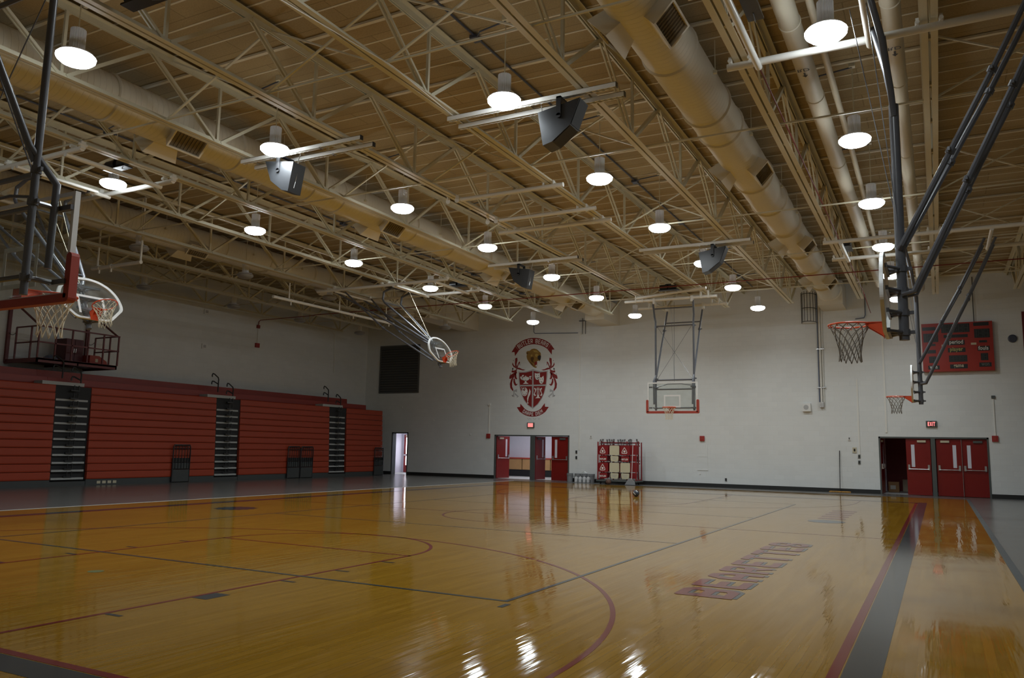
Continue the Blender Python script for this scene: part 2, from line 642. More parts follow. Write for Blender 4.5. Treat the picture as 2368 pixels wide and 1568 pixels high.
def text_mesh(s, size, bold=0.012, gap=1.0):
    """vertices and faces of a word, flat in x/y, centred on x, baseline 0; cap height = size"""
    cu = bpy.data.curves.new('t', 'FONT')
    cu.body = s
    cu.size = size / 0.69
    cu.align_x = 'CENTER'
    cu.resolution_u = 3
    cu.offset = bold * size
    cu.space_character = gap
    o = bpy.data.objects.new('t', cu)
    C.objects.link(o)
    dg = bpy.context.evaluated_depsgraph_get()
    dg.update()
    me = bpy.data.meshes.new_from_object(o.evaluated_get(dg))
    v = [tuple(p.co) for p in me.vertices]
    f = [tuple(p.vertices) for p in me.polygons]
    bpy.data.objects.remove(o)
    bpy.data.curves.remove(cu)
    bpy.data.meshes.remove(me)
    return v, f


GL = {   # block capitals as strokes in a unit box 0..w x 0..1 (centre lines), given as polylines
    'A': (0.62, [[(0, 0), (0.0, 0.72), (0.18, 1), (0.44, 1), (0.62, 0.72), (0.62, 0)], [(0, 0.42), (0.62, 0.42)]]),
    'B': (0.62, [[(0, 0), (0, 1), (0.5, 1), (0.62, 0.88), (0.62, 0.62), (0.52, 0.5), (0, 0.5)], [(0.52, 0.5), (0.62, 0.38), (0.62, 0.12), (0.5, 0), (0, 0)]]),
    'C': (0.60, [[(0.60, 0.72), (0.60, 0.85), (0.46, 1), (0.14, 1), (0, 0.85), (0, 0.15), (0.14, 0), (0.46, 0), (0.60, 0.15), (0.60, 0.28)]]),
    'D': (0.62, [[(0, 0), (0, 1), (0.46, 1), (0.62, 0.85), (0.62, 0.15), (0.46, 0), (0, 0)]]),
    'E': (0.56, [[(0.56, 1), (0, 1), (0, 0), (0.56, 0)], [(0, 0.5), (0.46, 0.5)]]),
    'I': (0.0, [[(0, 0), (0, 1)]]),
    'L': (0.54, [[(0, 1), (0, 0), (0.54, 0)]]),
    'M': (0.80, [[(0, 0), (0, 1), (0.40, 0.42), (0.80, 1), (0.80, 0)]]),
    'P': (0.60, [[(0, 0), (0, 1), (0.48, 1), (0.60, 0.88), (0.60, 0.56), (0.48, 0.44), (0, 0.44)]]),
    'R': (0.62, [[(0, 0), (0, 1), (0.5, 1), (0.62, 0.88), (0.62, 0.58), (0.5, 0.46), (0, 0.46)], [(0.34, 0.46), (0.62, 0)]]),
    'S': (0.60, [[(0.60, 0.74), (0.60, 0.86), (0.46, 1), (0.14, 1), (0, 0.86), (0, 0.64), (0.12, 0.52), (0.48, 0.48), (0.60, 0.36), (0.60, 0.14), (0.46, 0), (0.14, 0), (0, 0.14), (0, 0.26)]]),
    'T': (0.64, [[(0, 1), (0.64, 1)], [(0.32, 1), (0.32, 0)]]),
    'U': (0.62, [[(0, 1), (0, 0.15), (0.14, 0), (0.48, 0), (0.62, 0.15), (0.62, 1)]]),
    'X': (0.64, [[(0, 0), (0.64, 1)], [(0, 1), (0.64, 0)]]),
    ' ': (0.30, []),
}


def block_text(s, size, th=0.22, gap=0.18, sub=1):
    """heavy block capitals, flat, centred on x, baseline 0; th = stroke weight as a share of the cap height"""
    v, f = [], []
    x = 0.0
    k = 1 - th
    for c in s:
        w_, st = GL[c]
        for pl in st:
            P2 = [Vector((x + p[0] * k + th / 2, p[1] * k + th / 2)) for p in pl]
            n = len(P2)
            for i in range(n - 1):
                a, b = P2[i], P2[i + 1]
                d = (b - a).normalized()
                e0 = th / 2 * (1.0 if i == 0 else 0.6)
                e1 = th / 2 * (1.0 if i == n - 2 else 0.6)
                if abs(d.x) > 0.01 and abs(d.y) > 0.01:
                    e0 = e1 = th * 0.18
                elif i and i < n - 1:
                    pass
                nn = Vector((-d.y, d.x)) * th / 2
                a2, b2 = a - d * e0, b + d * e1
                m_ = max(1, sub)
                o = len(v)
                for j in range(m_ + 1):
                    q_ = a2.lerp(b2, j / m_)
                    v += [((q_ - nn).x, (q_ - nn).y), ((q_ + nn).x, (q_ + nn).y)]
                f += [(o + 2 * j, o + 2 * j + 2, o + 2 * j + 3, o + 2 * j + 1) for j in range(m_)]
        x += w_ * k + th + gap
    x -= gap
    # strokes of one letter overlap: step each a hair so that no two faces coincide
    return [((p[0] - x / 2) * size, min(1.0, max(0.0, p[1])) * size, 0.0) for p in v], f


def word(mb, s, size, fn, width=None, bold=0.012, gap=1.0, block=None):
    """adds a word to mb, each flat vertex (x, y) placed in space by fn; width: total width to stretch to"""
    v, f = block_text(s, size, block) if block else text_mesh(s, size, bold, gap)
    k = 1.0
    if width:
        xs = [p[0] for p in v]
        k = width / (max(xs) - min(xs))
    o_ = Vector(fn(0, 0))
    up_ = (Vector(fn(1, 0)) - o_).cross(Vector(fn(0, 1)) - o_).normalized()
    mb.add([Vector(fn(p[0] * k, p[1])) + up_ * (0.00006 * ((i // 4) % 13) if block else 0.0) for i, p in enumerate(v)], f)
    return mb


ORD = ['first', 'second', 'third', 'fourth', 'fifth', 'sixth', 'seventh', 'eighth', 'ninth', 'tenth', 'eleventh', 'twelfth', 'thirteenth', 'fourteenth', 'fifteenth', 'sixteenth']

# ------------------------------------------------------------------ the hall
XL, XR, Y0, Y1, ZC = -19.4, 17.0, -6.2, 31.4, 8.56
WX0, WX1, WY0, WY1 = -9.05, 9.15, -4.2, 29.5   # wood court
struct(MB().box(XL - 0.3, XR + 0.3, Y0 - 0.3, Y1 + 0.3, -0.30, 0.0).build('floor', M['rubber']))
struct(MB().box(WX0, WX1, WY0, WY1, -0.01, 0.004).build('floor_wood', M['wood']))
struct(MB().box(WX1, WX1 + 0.10, WY0, WY1, -0.01, 0.010).build('trim_2', M['charcoal']))
struct(MB().box(WX0 - 0.06, WX0, WY0, WY1, -0.01, 0.008).build('trim_3', M['step']))
struct(MB().box(WX0 - 0.06, WX1 + 0.10, WY1, WY1 + 0.07, -0.01, 0.008).build('trim_4', M['charcoal']))
struct(MB().box(XL - 0.3, XR + 0.3, Y0 - 0.3, Y1 + 0.3, ZC, ZC + 0.3).build('ceiling', M['deck']))
struct(MB().box(XL - 0.3, XL, Y0 - 0.3, Y1 + 0.3, 0, ZC).build('wall_left', M['wall_y']))
struct(MB().box(XR, XR + 0.3, Y0 - 0.3, Y1 + 0.3, 0, ZC).build('wall_right', M['wall_y']))
struct(MB().box(XL, XR, Y0 - 0.3, Y0, 0, ZC).build('wall_near', M['wall_x']))
D1 = (-17.48, -16.42, 2.22)     # opening: x0, x1, head
D2 = (-11.18, -7.11, 2.15)
D3 = (6.27, 10.03, 2.24)
fw = MB()
xs = [XL, D1[0], D1[1], D2[0], D2[1], D3[0], D3[1], XR]
for i in range(0, 8, 2):
    fw.box(xs[i], xs[i + 1], Y1, Y1 + 0.3, 0, ZC)
for d in (D1, D2, D3):
    fw.box(d[0], d[1], Y1, Y1 + 0.3, d[2], ZC)
struct(fw.build('wall_far', M['wall_x']))
bb = MB()
for i in range(0, 8, 2):
    bb.box(xs[i], xs[i + 1], Y1 - 0.012, Y1, 0, 0.155)
struct(bb.build('baseboard_far', M['base']))
struct(MB().box(XL, XL + 0.012, Y0, Y1, 0, 0.155).build('baseboard_left', M['base']))

# deck tees under the roof boards
tb = MB()
k = 0
yy = Y0 + 0.3
while yy < Y1:
    tb.box(XL, XR, yy - 0.016, yy + 0.016, ZC - 0.010, ZC)
    if k % 4 == 0:
        tb.box(XL, XR, yy - 0.035, yy + 0.035, ZC - 0.05, ZC - 0.010)
    yy += 0.61
    k += 1
struct(tb.build('trim_1', M['tee']))

# ------------------------------------------------------------------ court markings (paint on the boards, part of the floor)
ZP = 0.0055


def strip(mb, pts, wd, z=ZP):
    for (a, b) in zip(pts[:-1], pts[1:]):
        a, b = Vector((*a, z)), Vector((*b, z))
        d = (b - a).normalized()
        n = Vector((-d.y, d.x, 0)) * wd / 2
        mb.add([a - n, b - n, b + n, a + n], [(0, 1, 2, 3)])


def arc(mb, cx, cy_, r, a0, a1, wd, z=ZP, n=64):
    vs, fs = [], []
    for i in range(n + 1):
        t = a0 + (a1 - a0) * i / n
        for q in (r - wd / 2, r + wd / 2):
            vs.append((cx + q * math.cos(t), cy_ + q * math.sin(t), z))
        if i:
            fs.append((2 * i - 2, 2 * i - 1, 2 * i + 1, 2 * i))
    mb.add(vs, fs)


LEN = 25.6
CW = 7.62
red, grey, blue = MB(), MB(), MB()
# border: red line inside a broad grey band
for x, sgn in ((CW, 1), (-CW, -1)):
    strip(red, [(x + sgn * 0.03, -0.10), (x + sgn * 0.03, LEN + 0.10)], 0.075)
    strip(grey, [(x + sgn * 0.205, -0.42), (x + sgn * 0.205, LEN + 0.42)], 0.25)
for y, sgn in ((0, -1), (LEN, 1)):
    strip(red, [(-CW - 0.065, y + sgn * -0.03), (CW + 0.065, y + sgn * -0.03)], 0.075)
    strip(grey, [(-CW - 0.08, y + sgn * 0.145), (CW + 0.08, y + sgn * 0.145)], 0.25)
for y0, sg in ((0, 1), (LEN, -1)):
    fy = y0 + sg * 5.84
    for x in (1.80, -1.80):
        strip(red, [(x, y0), (x, fy)], 0.05)
    strip(red, [(-1.825, fy), (1.825, fy)], 0.05)
    a0 = 0 if sg > 0 else PI
    arc(red, 0, fy, 1.80, a0, a0 + PI, 0.05)
    arc(red, 0, y0 + sg * 1.6, 6.0, a0, a0 + PI, 0.05, n=96)
    for x in (6.0, -6.0):
        strip(red, [(x, y0), (x, y0 + sg * 1.6)], 0.05)
    for sx in (1, -1):
        for fty in (4.0, 11.0, 14.0, 17.0):
            yb = y0 + sg * fty * 0.3048
            strip(grey, [(sx * 1.83, yb), (sx * 2.03, yb)], 0.05)
        a, b = y0 + sg * 7 * 0.3048, y0 + sg * 8 * 0.3048
        strip(grey, [(sx * 1.83, (a + b) / 2), (sx * 2.03, (a + b) / 2)], 0.3048)
strip(red, [(-CW, LEN / 2), (CW, LEN / 2)], 0.05)
arc(red, 0, LEN / 2, 1.80, 0, 2 * PI, 0.05)
VY = 3.70
VX = 4.52
ZB = ZP + 0.0008
strip(blue, [(-VX, VY), (VX, VY)], 0.05, ZB)
strip(blue, [(-VX, LEN - VY), (VX, LEN - VY)], 0.05, ZB)
strip(blue, [(VX - 0.025, VY), (VX - 0.025, LEN - VY)], 0.05, ZB + 0.0004)
strip(blue, [(-VX + 0.025, VY), (-VX + 0.025, LEN - VY)], 0.05, ZB + 0.0004)
for y in (VY + 6.0, LEN - VY - 6.0):
    strip(blue, [(-VX, y), (VX, y)], 0.045, ZB)
strip(blue, [(VX + 0.06, VY - 0.30), (VX + 0.06, VY - 0.12)], 0.06, ZB)
court = bpy.data.objects['floor_wood']
tag(red.build('red_court_lines', M['redline'], court), 'dull red basketball lines')
tag(grey.build('grey_court_border', M['greyline'], court), 'slate grey border band and lane blocks')
tag(blue.build('blue_court_lines', M['blueline'], court), 'slate blue volleyball lines')
lt, sh = MB(), MB()
# the word reads from the right sideline: letters stand towards the court centre
word(lt, 'BEARETTES', 0.62, lambda x, y: (6.40 - y, 8.0 + x, ZP + 0.0014), width=5.85, block=0.19)
word(sh, 'BEARETTES', 0.62, lambda x, y: (6.445 - y, 8.045 + x, ZP), width=5.85, block=0.19)
tag(sh.build('lettering_shadow', M['blueline'], court), 'slate blue drop shadow of the painted word')
tag(lt.build('lettering', M['redline'], court), 'dull red painted word beside the right sideline')
lg = MB()
for i in range(5):
    y = 17.0 + i * 0.72
    strip(lg, [(5.75, y), (6.36, y + 0.05)], 0.36)
tag(lg.build('striped_emblem', M['redline'], court), 'faint red striped emblem on the far half of the court')
le = MB()
le.add([(6.05 + 0.40 * math.cos(t * PI / 16), 16.05 + 0.42 * math.sin(t * PI / 16), ZP) for t in range(32)], [tuple(range(32))])
tag(le.build('emblem_disc', M['blueline'], court), 'slate blue disc at the near end of the striped emblem')
l3 = MB()
l3.add([((-6.1 + (0.40 + 0.10 * (t % 2)) * math.cos(t * PI / 16)), 10.1 + (0.42 + 0.10 * (t % 2)) * math.sin(t * PI / 16), ZP) for t in range(32)], [tuple(range(32))])
tag(l3.build('painted_crest', M['greyline'], court), 'dark round painted emblem near the bleacher sideline')
tp = MB()
p0 = (-0.35, 2.62)
tp.add([(p0[0] + 0.09 * math.cos(t * PI / 8), p0[1] + 0.09 * math.sin(t * PI / 8), ZP) for t in range(16)], [tuple(range(16))])
tag(tp.build('tape_dot', M['teal'], court), 'faint green tape dot inside the lane')
ty = MB()
strip(ty, [(3.30, 6.35), (3.44, 6.52)], 0.03, ZB + 0.0006)
tag(ty.build('tape_strip', M['yellow'], court), 'short yellow tape strip on the three-point line')

# ------------------------------------------------------------------ roof trusses
ZB0 = 7.23      # underside of bottom chords
ZT0 = 8.46
NOD = [-2.66, 0.48, 3.62, 6.76, 9.90, 13.06, 16.20, 19.33, 22.47, 25.61, 27.85]
TX = [1.17 + 2.45 * k for k in range(-8, 7)]


def make_truss(x):
    t = thing('roof_truss', 'cream steel roof truss', 'truss', (x, 12.6, ZB0), 'long roof trusses')
    b = MB()
    for s in (-1, 1):
        b.box(*sorted((x + s * 0.016, x + s * 0.105)), NOD[0] - 0.5, NOD[-1] + 0.25, ZB0, ZB0 + 0.012)
        b.box(*sorted((x + s * 0.016, x + s * 0.026)), NOD[0] - 0.5, NOD[-1] + 0.25, ZB0 + 0.012, ZB0 + 0.10)
    for yb in [NOD[0] + 1.57 * i for i in range(20)]:
        b.box(x - 0.016, x + 0.016, yb - 0.04, yb + 0.04, ZB0 + 0.03, ZB0 + 0.09)
    b.build('bottom_chord', M['cream'], t)
    b = MB()
    for s in (-1, 1):
        b.box(*sorted((x + s * 0.016, x + s * 0.115)), Y0, Y1, ZT0 + 0.01, ZT0 + 0.024)
        b.box(*sorted((x + s * 0.016, x + s * 0.028)), Y0, Y1, ZT0 - 0.09, ZT0 + 0.01)
    b.build('top_chord', M['cream'], t)
    zb, zt = ZB0 + 0.06, ZT0 - 0.03
    tops = [NOD[0] - 1.57] + [(a + c) / 2 for a, c in zip(NOD[:-1], NOD[1:])] + [NOD[-1] + 1.9]
    for i, y in enumerate(NOD):
        b = MB()
        for s in (-1, 1):
            b.bar((x + s * 0.035, y - 0.06, zb), (x + s * 0.035, tops[i], zt), 0.030, 0.045)
        b.build('diagonal', M['cream'], t)
        MB().bar((x, y + 0.02, zb), (x, y + 0.02, zt), 0.05, 0.05).build('vertical', M['cream'], t)
        MB().bar((x, y + 0.10, zb), (x, tops[i + 1], zt), 0.075, 0.06).build('diagonal', M['cream'], t)
    return t


tr0 = make_truss(TX[0])
for i, x in enumerate(TX):
    lab = 'cream steel roof truss with dark slotted lower chord, %s counted from the bleacher wall' % ORD[i]
    if i == 0:
        tr0['label'] = lab
    else:
        copy_tree(tr0, loc=(x, 12.6, ZB0), label=lab)

# bridging lines across the trusses
BY = [0.7, 5.6, 10.5, 15.78, 20.3, 25.2]


def make_bridging(y):
    t = thing('bridging_line', 'thin cross bridging between the trusses', 'bridging', (0, y, ZB0), 'bridging lines between the trusses')
    MB().bar((TX[0] - 0.4, y, ZB0 + 0.055), (TX[-1] + 0.4, y, ZB0 + 0.055), 0.03, 0.03).build('rod', M['cream'], t)
    for i in range(len(TX) - 1):
        a, b = TX[i], TX[i + 1]
        if any(a < dx < b for dx in (4.82, -5.05, -12.72, 6.74, 8.06)):
            continue        # bays filled by a duct or pipe carry the rod only
        MB().bar((a + 0.03, y + 0.02, ZB0 + 0.06), (b - 0.03, y + 0.02, ZT0 - 0.04), 0.04, 0.025).build('brace', M['cream'], t)
        MB().bar((a + 0.03, y + 0.055, ZT0 - 0.04), (b - 0.03, y + 0.055, ZB0 + 0.06), 0.04, 0.025).build('brace', M['cream'], t)
    return t


br0 = make_bridging(BY[0])
for i, y in enumerate(BY):
    lab = 'thin cream cross bridging between the trusses, %s line counted from the far wall' % ORD[len(BY) - 1 - i]
    if i == 0:
        br0['label'] = lab
    else:
        copy_tree(br0, loc=(0, y, ZB0), label=lab)

# ------------------------------------------------------------------ lamps
LX = [-17.05, -11.95, -7.33, -2.57, 2.42, 7.30, 11.6]
LY = [3.15, 7.16, 11.30, 15.36, 19.60, 23.50, 27.77]
ROWN = ['over the bleachers', 'over the grey floor before the bleachers', 'over the court edge facing the bleachers', 'in the row beside the middle duct', 'in the row beside the largest duct', 'in the row beside the wrapped pipes', 'over the grey floor beyond the scoreboard']
ZL = 7.02


def make_lamp():
    x, y = LX[3], LY[0]
    t = thing('high_bay_lamp', 'lamp', 'lamp', (x, y, ZL), 'round high-bay lamps')
    lens = MB().lathe([(0.02, ZL - 0.045), (0.12, ZL - 0.04), (0.21, ZL - 0.015), (0.265, ZL + 0.035), (0.272, ZL + 0.075), (0.25, ZL + 0.098)], (x, y, 0), 20)
    lens.build('lens', M['lit'], t, True)
    MB().lathe([(0.25, ZL + 0.1), (0.23, ZL + 0.13), (0.13, ZL + 0.15), (0.115, ZL + 0.16)], (x, y, 0), 20).build('reflector', M['alu'], t, True)
    hs = MB()
    vs = []
    prof = []
    n = 40
    for z in (ZL + 0.16, ZL + 0.50):
        for j in range(n):
            a = 2 * PI * j / n
            r = 0.108 if j % 2 else 0.094
            vs.append((x + r * math.cos(a), y + r * math.sin(a), z))
    hs.add(vs, [(j, (j + 1) % n, n + (j + 1) % n, n + j) for j in range(n)] + [tuple(reversed(range(n))), tuple(range(n, 2 * n))])
    hs.build('ballast_housing', M['alu'], t)
    MB().tube([(x, y, ZL + 0.50), (x, y, ZC)], 0.010, 6).build('hanger_rod', M['cream'], t)
    MB().box(x - 0.05, x + 0.05, y - 0.05, y + 0.05, ZC - 0.10, ZC).build('junction_box', M['cream'], t)
    return t


beam = bpy.data.lights.new('lamp_beam', 'AREA')
beam.shape = 'DISK'
beam.size = 0.50
beam.spread = math.radians(150)
beam.energy = BEAM
beam.color = (0.88, 0.96, 1.0)
lamp0 = make_lamp()
first = True
for ix, x in enumerate(LX):
    for iy, y in enumerate(LY):
        lit = 2 <= ix <= 5
        if not lit and (ix == 6 and iy != 6 or iy == 0):
            continue
        lab = '%s round high-bay lamp %s, %s from the far wall' % ('glowing' if lit else 'unlit', ROWN[ix], ORD[6 - iy])
        if lit:
            o = copy_tree(lamp0, loc=(x, y, ZL), label=lab)
            lb = bpy.data.objects.new('beam', beam)
            C.objects.link(lb)
            lb.parent = o
            lb.location = (0, 0, -0.05)
        else:
            o = copy_tree(lamp0, loc=(x, y, ZL), label=lab, swap={'lens': M['unlit']})
for ch in list(lamp0.children):
    bpy.data.objects.remove(ch)
bpy.data.objects.remove(lamp0)

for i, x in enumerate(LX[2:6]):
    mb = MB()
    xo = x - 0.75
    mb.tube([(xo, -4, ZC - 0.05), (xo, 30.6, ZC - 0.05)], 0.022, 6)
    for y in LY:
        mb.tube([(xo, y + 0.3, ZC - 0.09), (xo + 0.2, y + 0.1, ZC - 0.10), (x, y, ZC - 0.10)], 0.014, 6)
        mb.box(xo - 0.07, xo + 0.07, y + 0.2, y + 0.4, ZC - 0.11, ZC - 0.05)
    tag(mb.build('conduit', M['conduit']), 'shade-toned wiring conduit under the deck feeding the %s row of lit lamps from the bleachers' % ORD[i], 'conduit', 'wiring conduits under the roof deck')

# ------------------------------------------------------------------ round ducts
DY = [6.80, 13.65, 20.6, 26.3]


def make_duct(x, zc, R, yend, label, boxend):
    t = thing('round_duct', label, 'duct', (x, 12, zc), 'round air ducts')
    MB().lathe([(R, -5.5), (R, 9.0 - 0.0), (R, 18.0), (R * 0.95, 18.15), (R * 0.95, yend)], (x, 0, zc), 32, 'y').build('pipe', M['duct'], t, True)
    for y in (-1.4, 0.9, 4.0, 5.3, 8.3, 10.6, 11.7, 14.9, 16.9, 19.2, 22.0, 24.4, 27.4, 29.6):
        if y < yend:
            MB().lathe([(R + 0.002, y - 0.03), (R + 0.035, y - 0.012), (R + 0.035, y + 0.012), (R + 0.002, y + 0.03)], (x, 0, zc), 32, 'y').build('flange_ring', M['ductbox'], t, True)
    for y in DY:
        for s in (-1, 1):
            # flaring side boot aimed outwards and down
            o = Vector((s * math.cos(0.75), 0, -math.sin(0.75)))
            q = Vector((s * math.sin(0.75), 0, math.cos(0.75)))
            c = Vector((x, y, zc))
            mb = MB()
            a = c + o * (R * 0.80)
            e = c + o * (R + 0.24)
            v0 = [a + q * sx * 0.17 + Vector((0, sy * 0.26, 0)) for sx, sy in ((-1, -1), (1, -1), (1, 1), (-1, 1))]
            v1 = [e + q * sx * 0.21 + Vector((0, sy * 0.40, 0)) for sx, sy in ((-1, -1), (1, -1), (1, 1), (-1, 1))]
            v2 = [e + q * sx * 0.18 + Vector((0, sy * 0.36, 0)) for sx, sy in ((-1, -1), (1, -1), (1, 1), (-1, 1))]
            v3 = [e - o * 0.05 + q * sx * 0.18 + Vector((0, sy * 0.36, 0)) for sx, sy in ((-1, -1), (1, -1), (1, 1), (-1, 1))]
            fs = []
            for lo in (0, 4, 8):
                for j in range(4):
                    j2 = (j + 1) % 4
                    fs.append((lo + j, lo + j2, lo + 4 + j2, lo + 4 + j))
            fs.append((0, 3, 2, 1))
            mb.add(v0 + v1 + v2 + v3, fs)
            bo = mb.build('supply_boot', M['ductbox'], t)
            g = MB()
            g.add(v3, [(0, 1, 2, 3)])
            for u in range(-4, 5):
                yc = y + u * 0.08
                pa = e - o * 0.045 + q * 0.175
                pb = e - o * 0.045 - q * 0.175
                g.bar((pa.x, yc, pa.z), (pb.x, yc, pb.z), 0.008, 0.03, o)
            g.build('grille', M['grille'], bo)
    b = MB()
    b.box(x - R - 0.02, x + R + 0.02, boxend, Y1, zc - R - 0.12, zc + R * 0.9)
    b.build('wall_box', M['ductbox'], t)
    h = MB()
    for y in (2.0, 9.4, 12.4, 16.0, 18.4, 23.4, 28.4):
        if y < boxend:
            for s in (-1, 1):
                h.tube([(x + s * (R + 0.03), y, zc), (x + s * (R + 0.03), y, ZC - 0.02)], 0.008, 5)
                h.box(x + s * (R + 0.03) - 0.03, x + s * (R + 0.03) + 0.03, y - 0.03, y + 0.03, zc - 0.03, zc + 0.02)
                h.cut()
    h.build_each('hanger_rod', M['cream'], t)
    return t


make_duct(4.82, 7.96, 0.44, 30.0, 'largest cream spiral air duct, running beside the wrapped pipes to the far wall', 29.9)
make_duct(-5.05, 7.86, 0.44, 29.6, 'cream spiral air duct seen behind a truss between the two main baskets', 29.4)
make_duct(-12.72, 7.98, 0.42, 27.2, 'cream spiral air duct over the bleacher side, ending in a square box', 26.9)

# drain pipes and thin pipe on the right
for (x, z, r, y1, lab) in ((6.74, 7.74, 0.15, 28.2, 'thick cream wrapped drain pipe with arrow mark, beside the slim pipe and the largest duct'),
                           (8.06, 7.74, 0.13, 29.6, 'thick cream wrapped drain pipe running alone behind the hanging dark mast')):
    t = thing('drain_pipe', lab, 'pipe', (x, 12, z), 'wrapped roof drain pipes')
    MB().lathe([(r, -5), (r, y1 - 0.1), (r * 0.8, y1), (0.02, y1 + 0.02)], (x, 0, z), 20, 'y').build('pipe', M['drain'], t, True)
    for y in (1, 4, 7.9, 10.6, 14.2, 17.2, 20.4, 24.5):
        MB().lathe([(r, y - 0.03), (r + 0.012, y - 0.02), (r + 0.012, y + 0.02), (r, y + 0.03)], (x, 0, z), 20, 'y').build('band', M['drain'], t, True)
    mk = MB()
    yy = 9.3 if x < 7 else 9.2
    zz = z - r - 0.003
    mk.add([(x - 0.015, yy, zz), (x + 0.015, yy, zz), (x + 0.015, yy + 0.12, zz), (x - 0.015, yy + 0.12, zz)], [(0, 1, 2, 3)])
    mk.add([(x - 0.045, yy + 0.10, zz), (x + 0.045, yy + 0.10, zz), (x, yy + 0.18, zz)], [(0, 1, 2)])
    word(mk, 'RD', 0.10, lambda a, b: (x + a, yy - 0.14 + b, zz))
    tag(mk.build('flow_mark', M['black'], t), 'black arrow and letters')
    h = MB()
    for y in (2.5, 9.9, 13.1, 19.0, 23.0):
        h.tube([(x, y, z + r), (x, y, ZC)], 0.008, 5)
        h.cut()
    h.build_each('hanger_rod', M['cream'], t)
tag(MB().tube([(7.05, -5, 7.86), (7.05, 14, 7.84), (6.95, 27.5, 7.80)], 0.055, 10).build('thin_pipe', M['drain'], smooth=True), 'slim cream pipe between the two wrapped drain pipes', 'pipe')

# ------------------------------------------------------------------ baskets
def net_points(cen, ax, ay, g, r0=0.225, depth=0.44):
    """rings of a hanging net below a rim with centre cen, in-plane axes ax, ay; g = pull direction"""
    levels = [(0, 1.0), (0.10, 0.92), (0.25, 0.78), (0.42, 0.66), (0.60, 0.57), (0.78, 0.53), (1.0, 0.56)]
    rings = []
    for li, (d, k) in enumerate(levels):
        ring = []
        for j in range(12):
            t = 2 * PI * (j + 0.5 * (li % 2)) / 12
            dz = random.uniform(-0.012, 0.012) if li > 1 else 0
            ring.append(cen + (ax * math.cos(t) + ay * math.sin(t)) * r0 * k + g * (depth * d + dz))
        rings.append(ring)
    return rings


def make_net(cen, ax, ay, g, parent, m, r=0.0055, depth=0.44):
    rg = net_points(cen, ax, ay, g, depth=depth)
    mb = MB()
    for li in range(len(rg) - 1):
        for j in range(12):
            a = rg[li][j]
            if li % 2 == 0:
                bs = (rg[li + 1][j], rg[li + 1][j - 1])
            else:
                bs = (rg[li + 1][j], rg[li + 1][(j + 1) % 12])
            for b in bs:
                mb.tube([a, b], r, 4)
    return mb.build('net', m, parent)


def make_rim(cen, out, side, up, parent, face):
    """ring, its back plate and struts; cen = ring centre, face = point of the board face behind it"""
    mb = MB()
    mb.tube([cen + (out * math.cos(2 * PI * j / 28) + side * math.sin(2 * PI * j / 28)) * 0.235 for j in range(28)], 0.0105, 8, True)
    for j in range(12):
        t = 2 * PI * j / 12
        p = cen + (out * math.cos(t) + side * math.sin(t)) * 0.232
        mb.tube([p, p - up * 0.03 - (out * math.cos(t) + side * math.sin(t)) * 0.012, p - up * 0.028 + (out * math.cos(t) + side * math.sin(t)) * 0.004], 0.004, 4)
    rm = mb.build('rim', M['rim'], parent, True)
    b = MB()
    o0 = face
    back = cen - out * 0.235
    b.prism([o0 + side * 0.075 + up * 0.01, o0 + side * 0.075 - up * 0.16, back + side * 0.10 - up * 0.015 + out * 0.06, back + side * 0.10 + up * 0.008 + out * 0.06], -side * 0.006)
    b.prism([o0 - side * 0.075 + up * 0.01, o0 - side * 0.075 - up * 0.16, back - side * 0.10 - up * 0.015 + out * 0.06, back - side * 0.10 + up * 0.008 + out * 0.06], side * 0.006)
    b.prism([o0 + side * 0.078 + up * 0.012, o0 - side * 0.078 + up * 0.012, back - side * 0.12 + up * 0.012 + out * 0.06, back + side * 0.12 + up * 0.012 + out * 0.06], -up * 0.008)
    b.prism([o0 + side * 0.08 + up * 0.02, o0 - side * 0.08 + up * 0.02, o0 - side * 0.08 - up * 0.17, o0 + side * 0.08 - up * 0.17], out * 0.012)
    b.build('rim_bracket', M['rim'], rm)
    return rm


def clamp(mb, p, d, r=0.05):
    p, d = Vector(p), Vector(d).normalized()
    mb.tube([p - d * 0.035, p + d * 0.035], r, 10)
    a = d.cross(Vector((0, 0, 1)))
    if a.length < 0.1:
        a = Vector((1, 0, 0))
    a.normalize()
    mb.bar(p + a * r * 0.7, p + a * (r + 0.045), 0.025, 0.04)


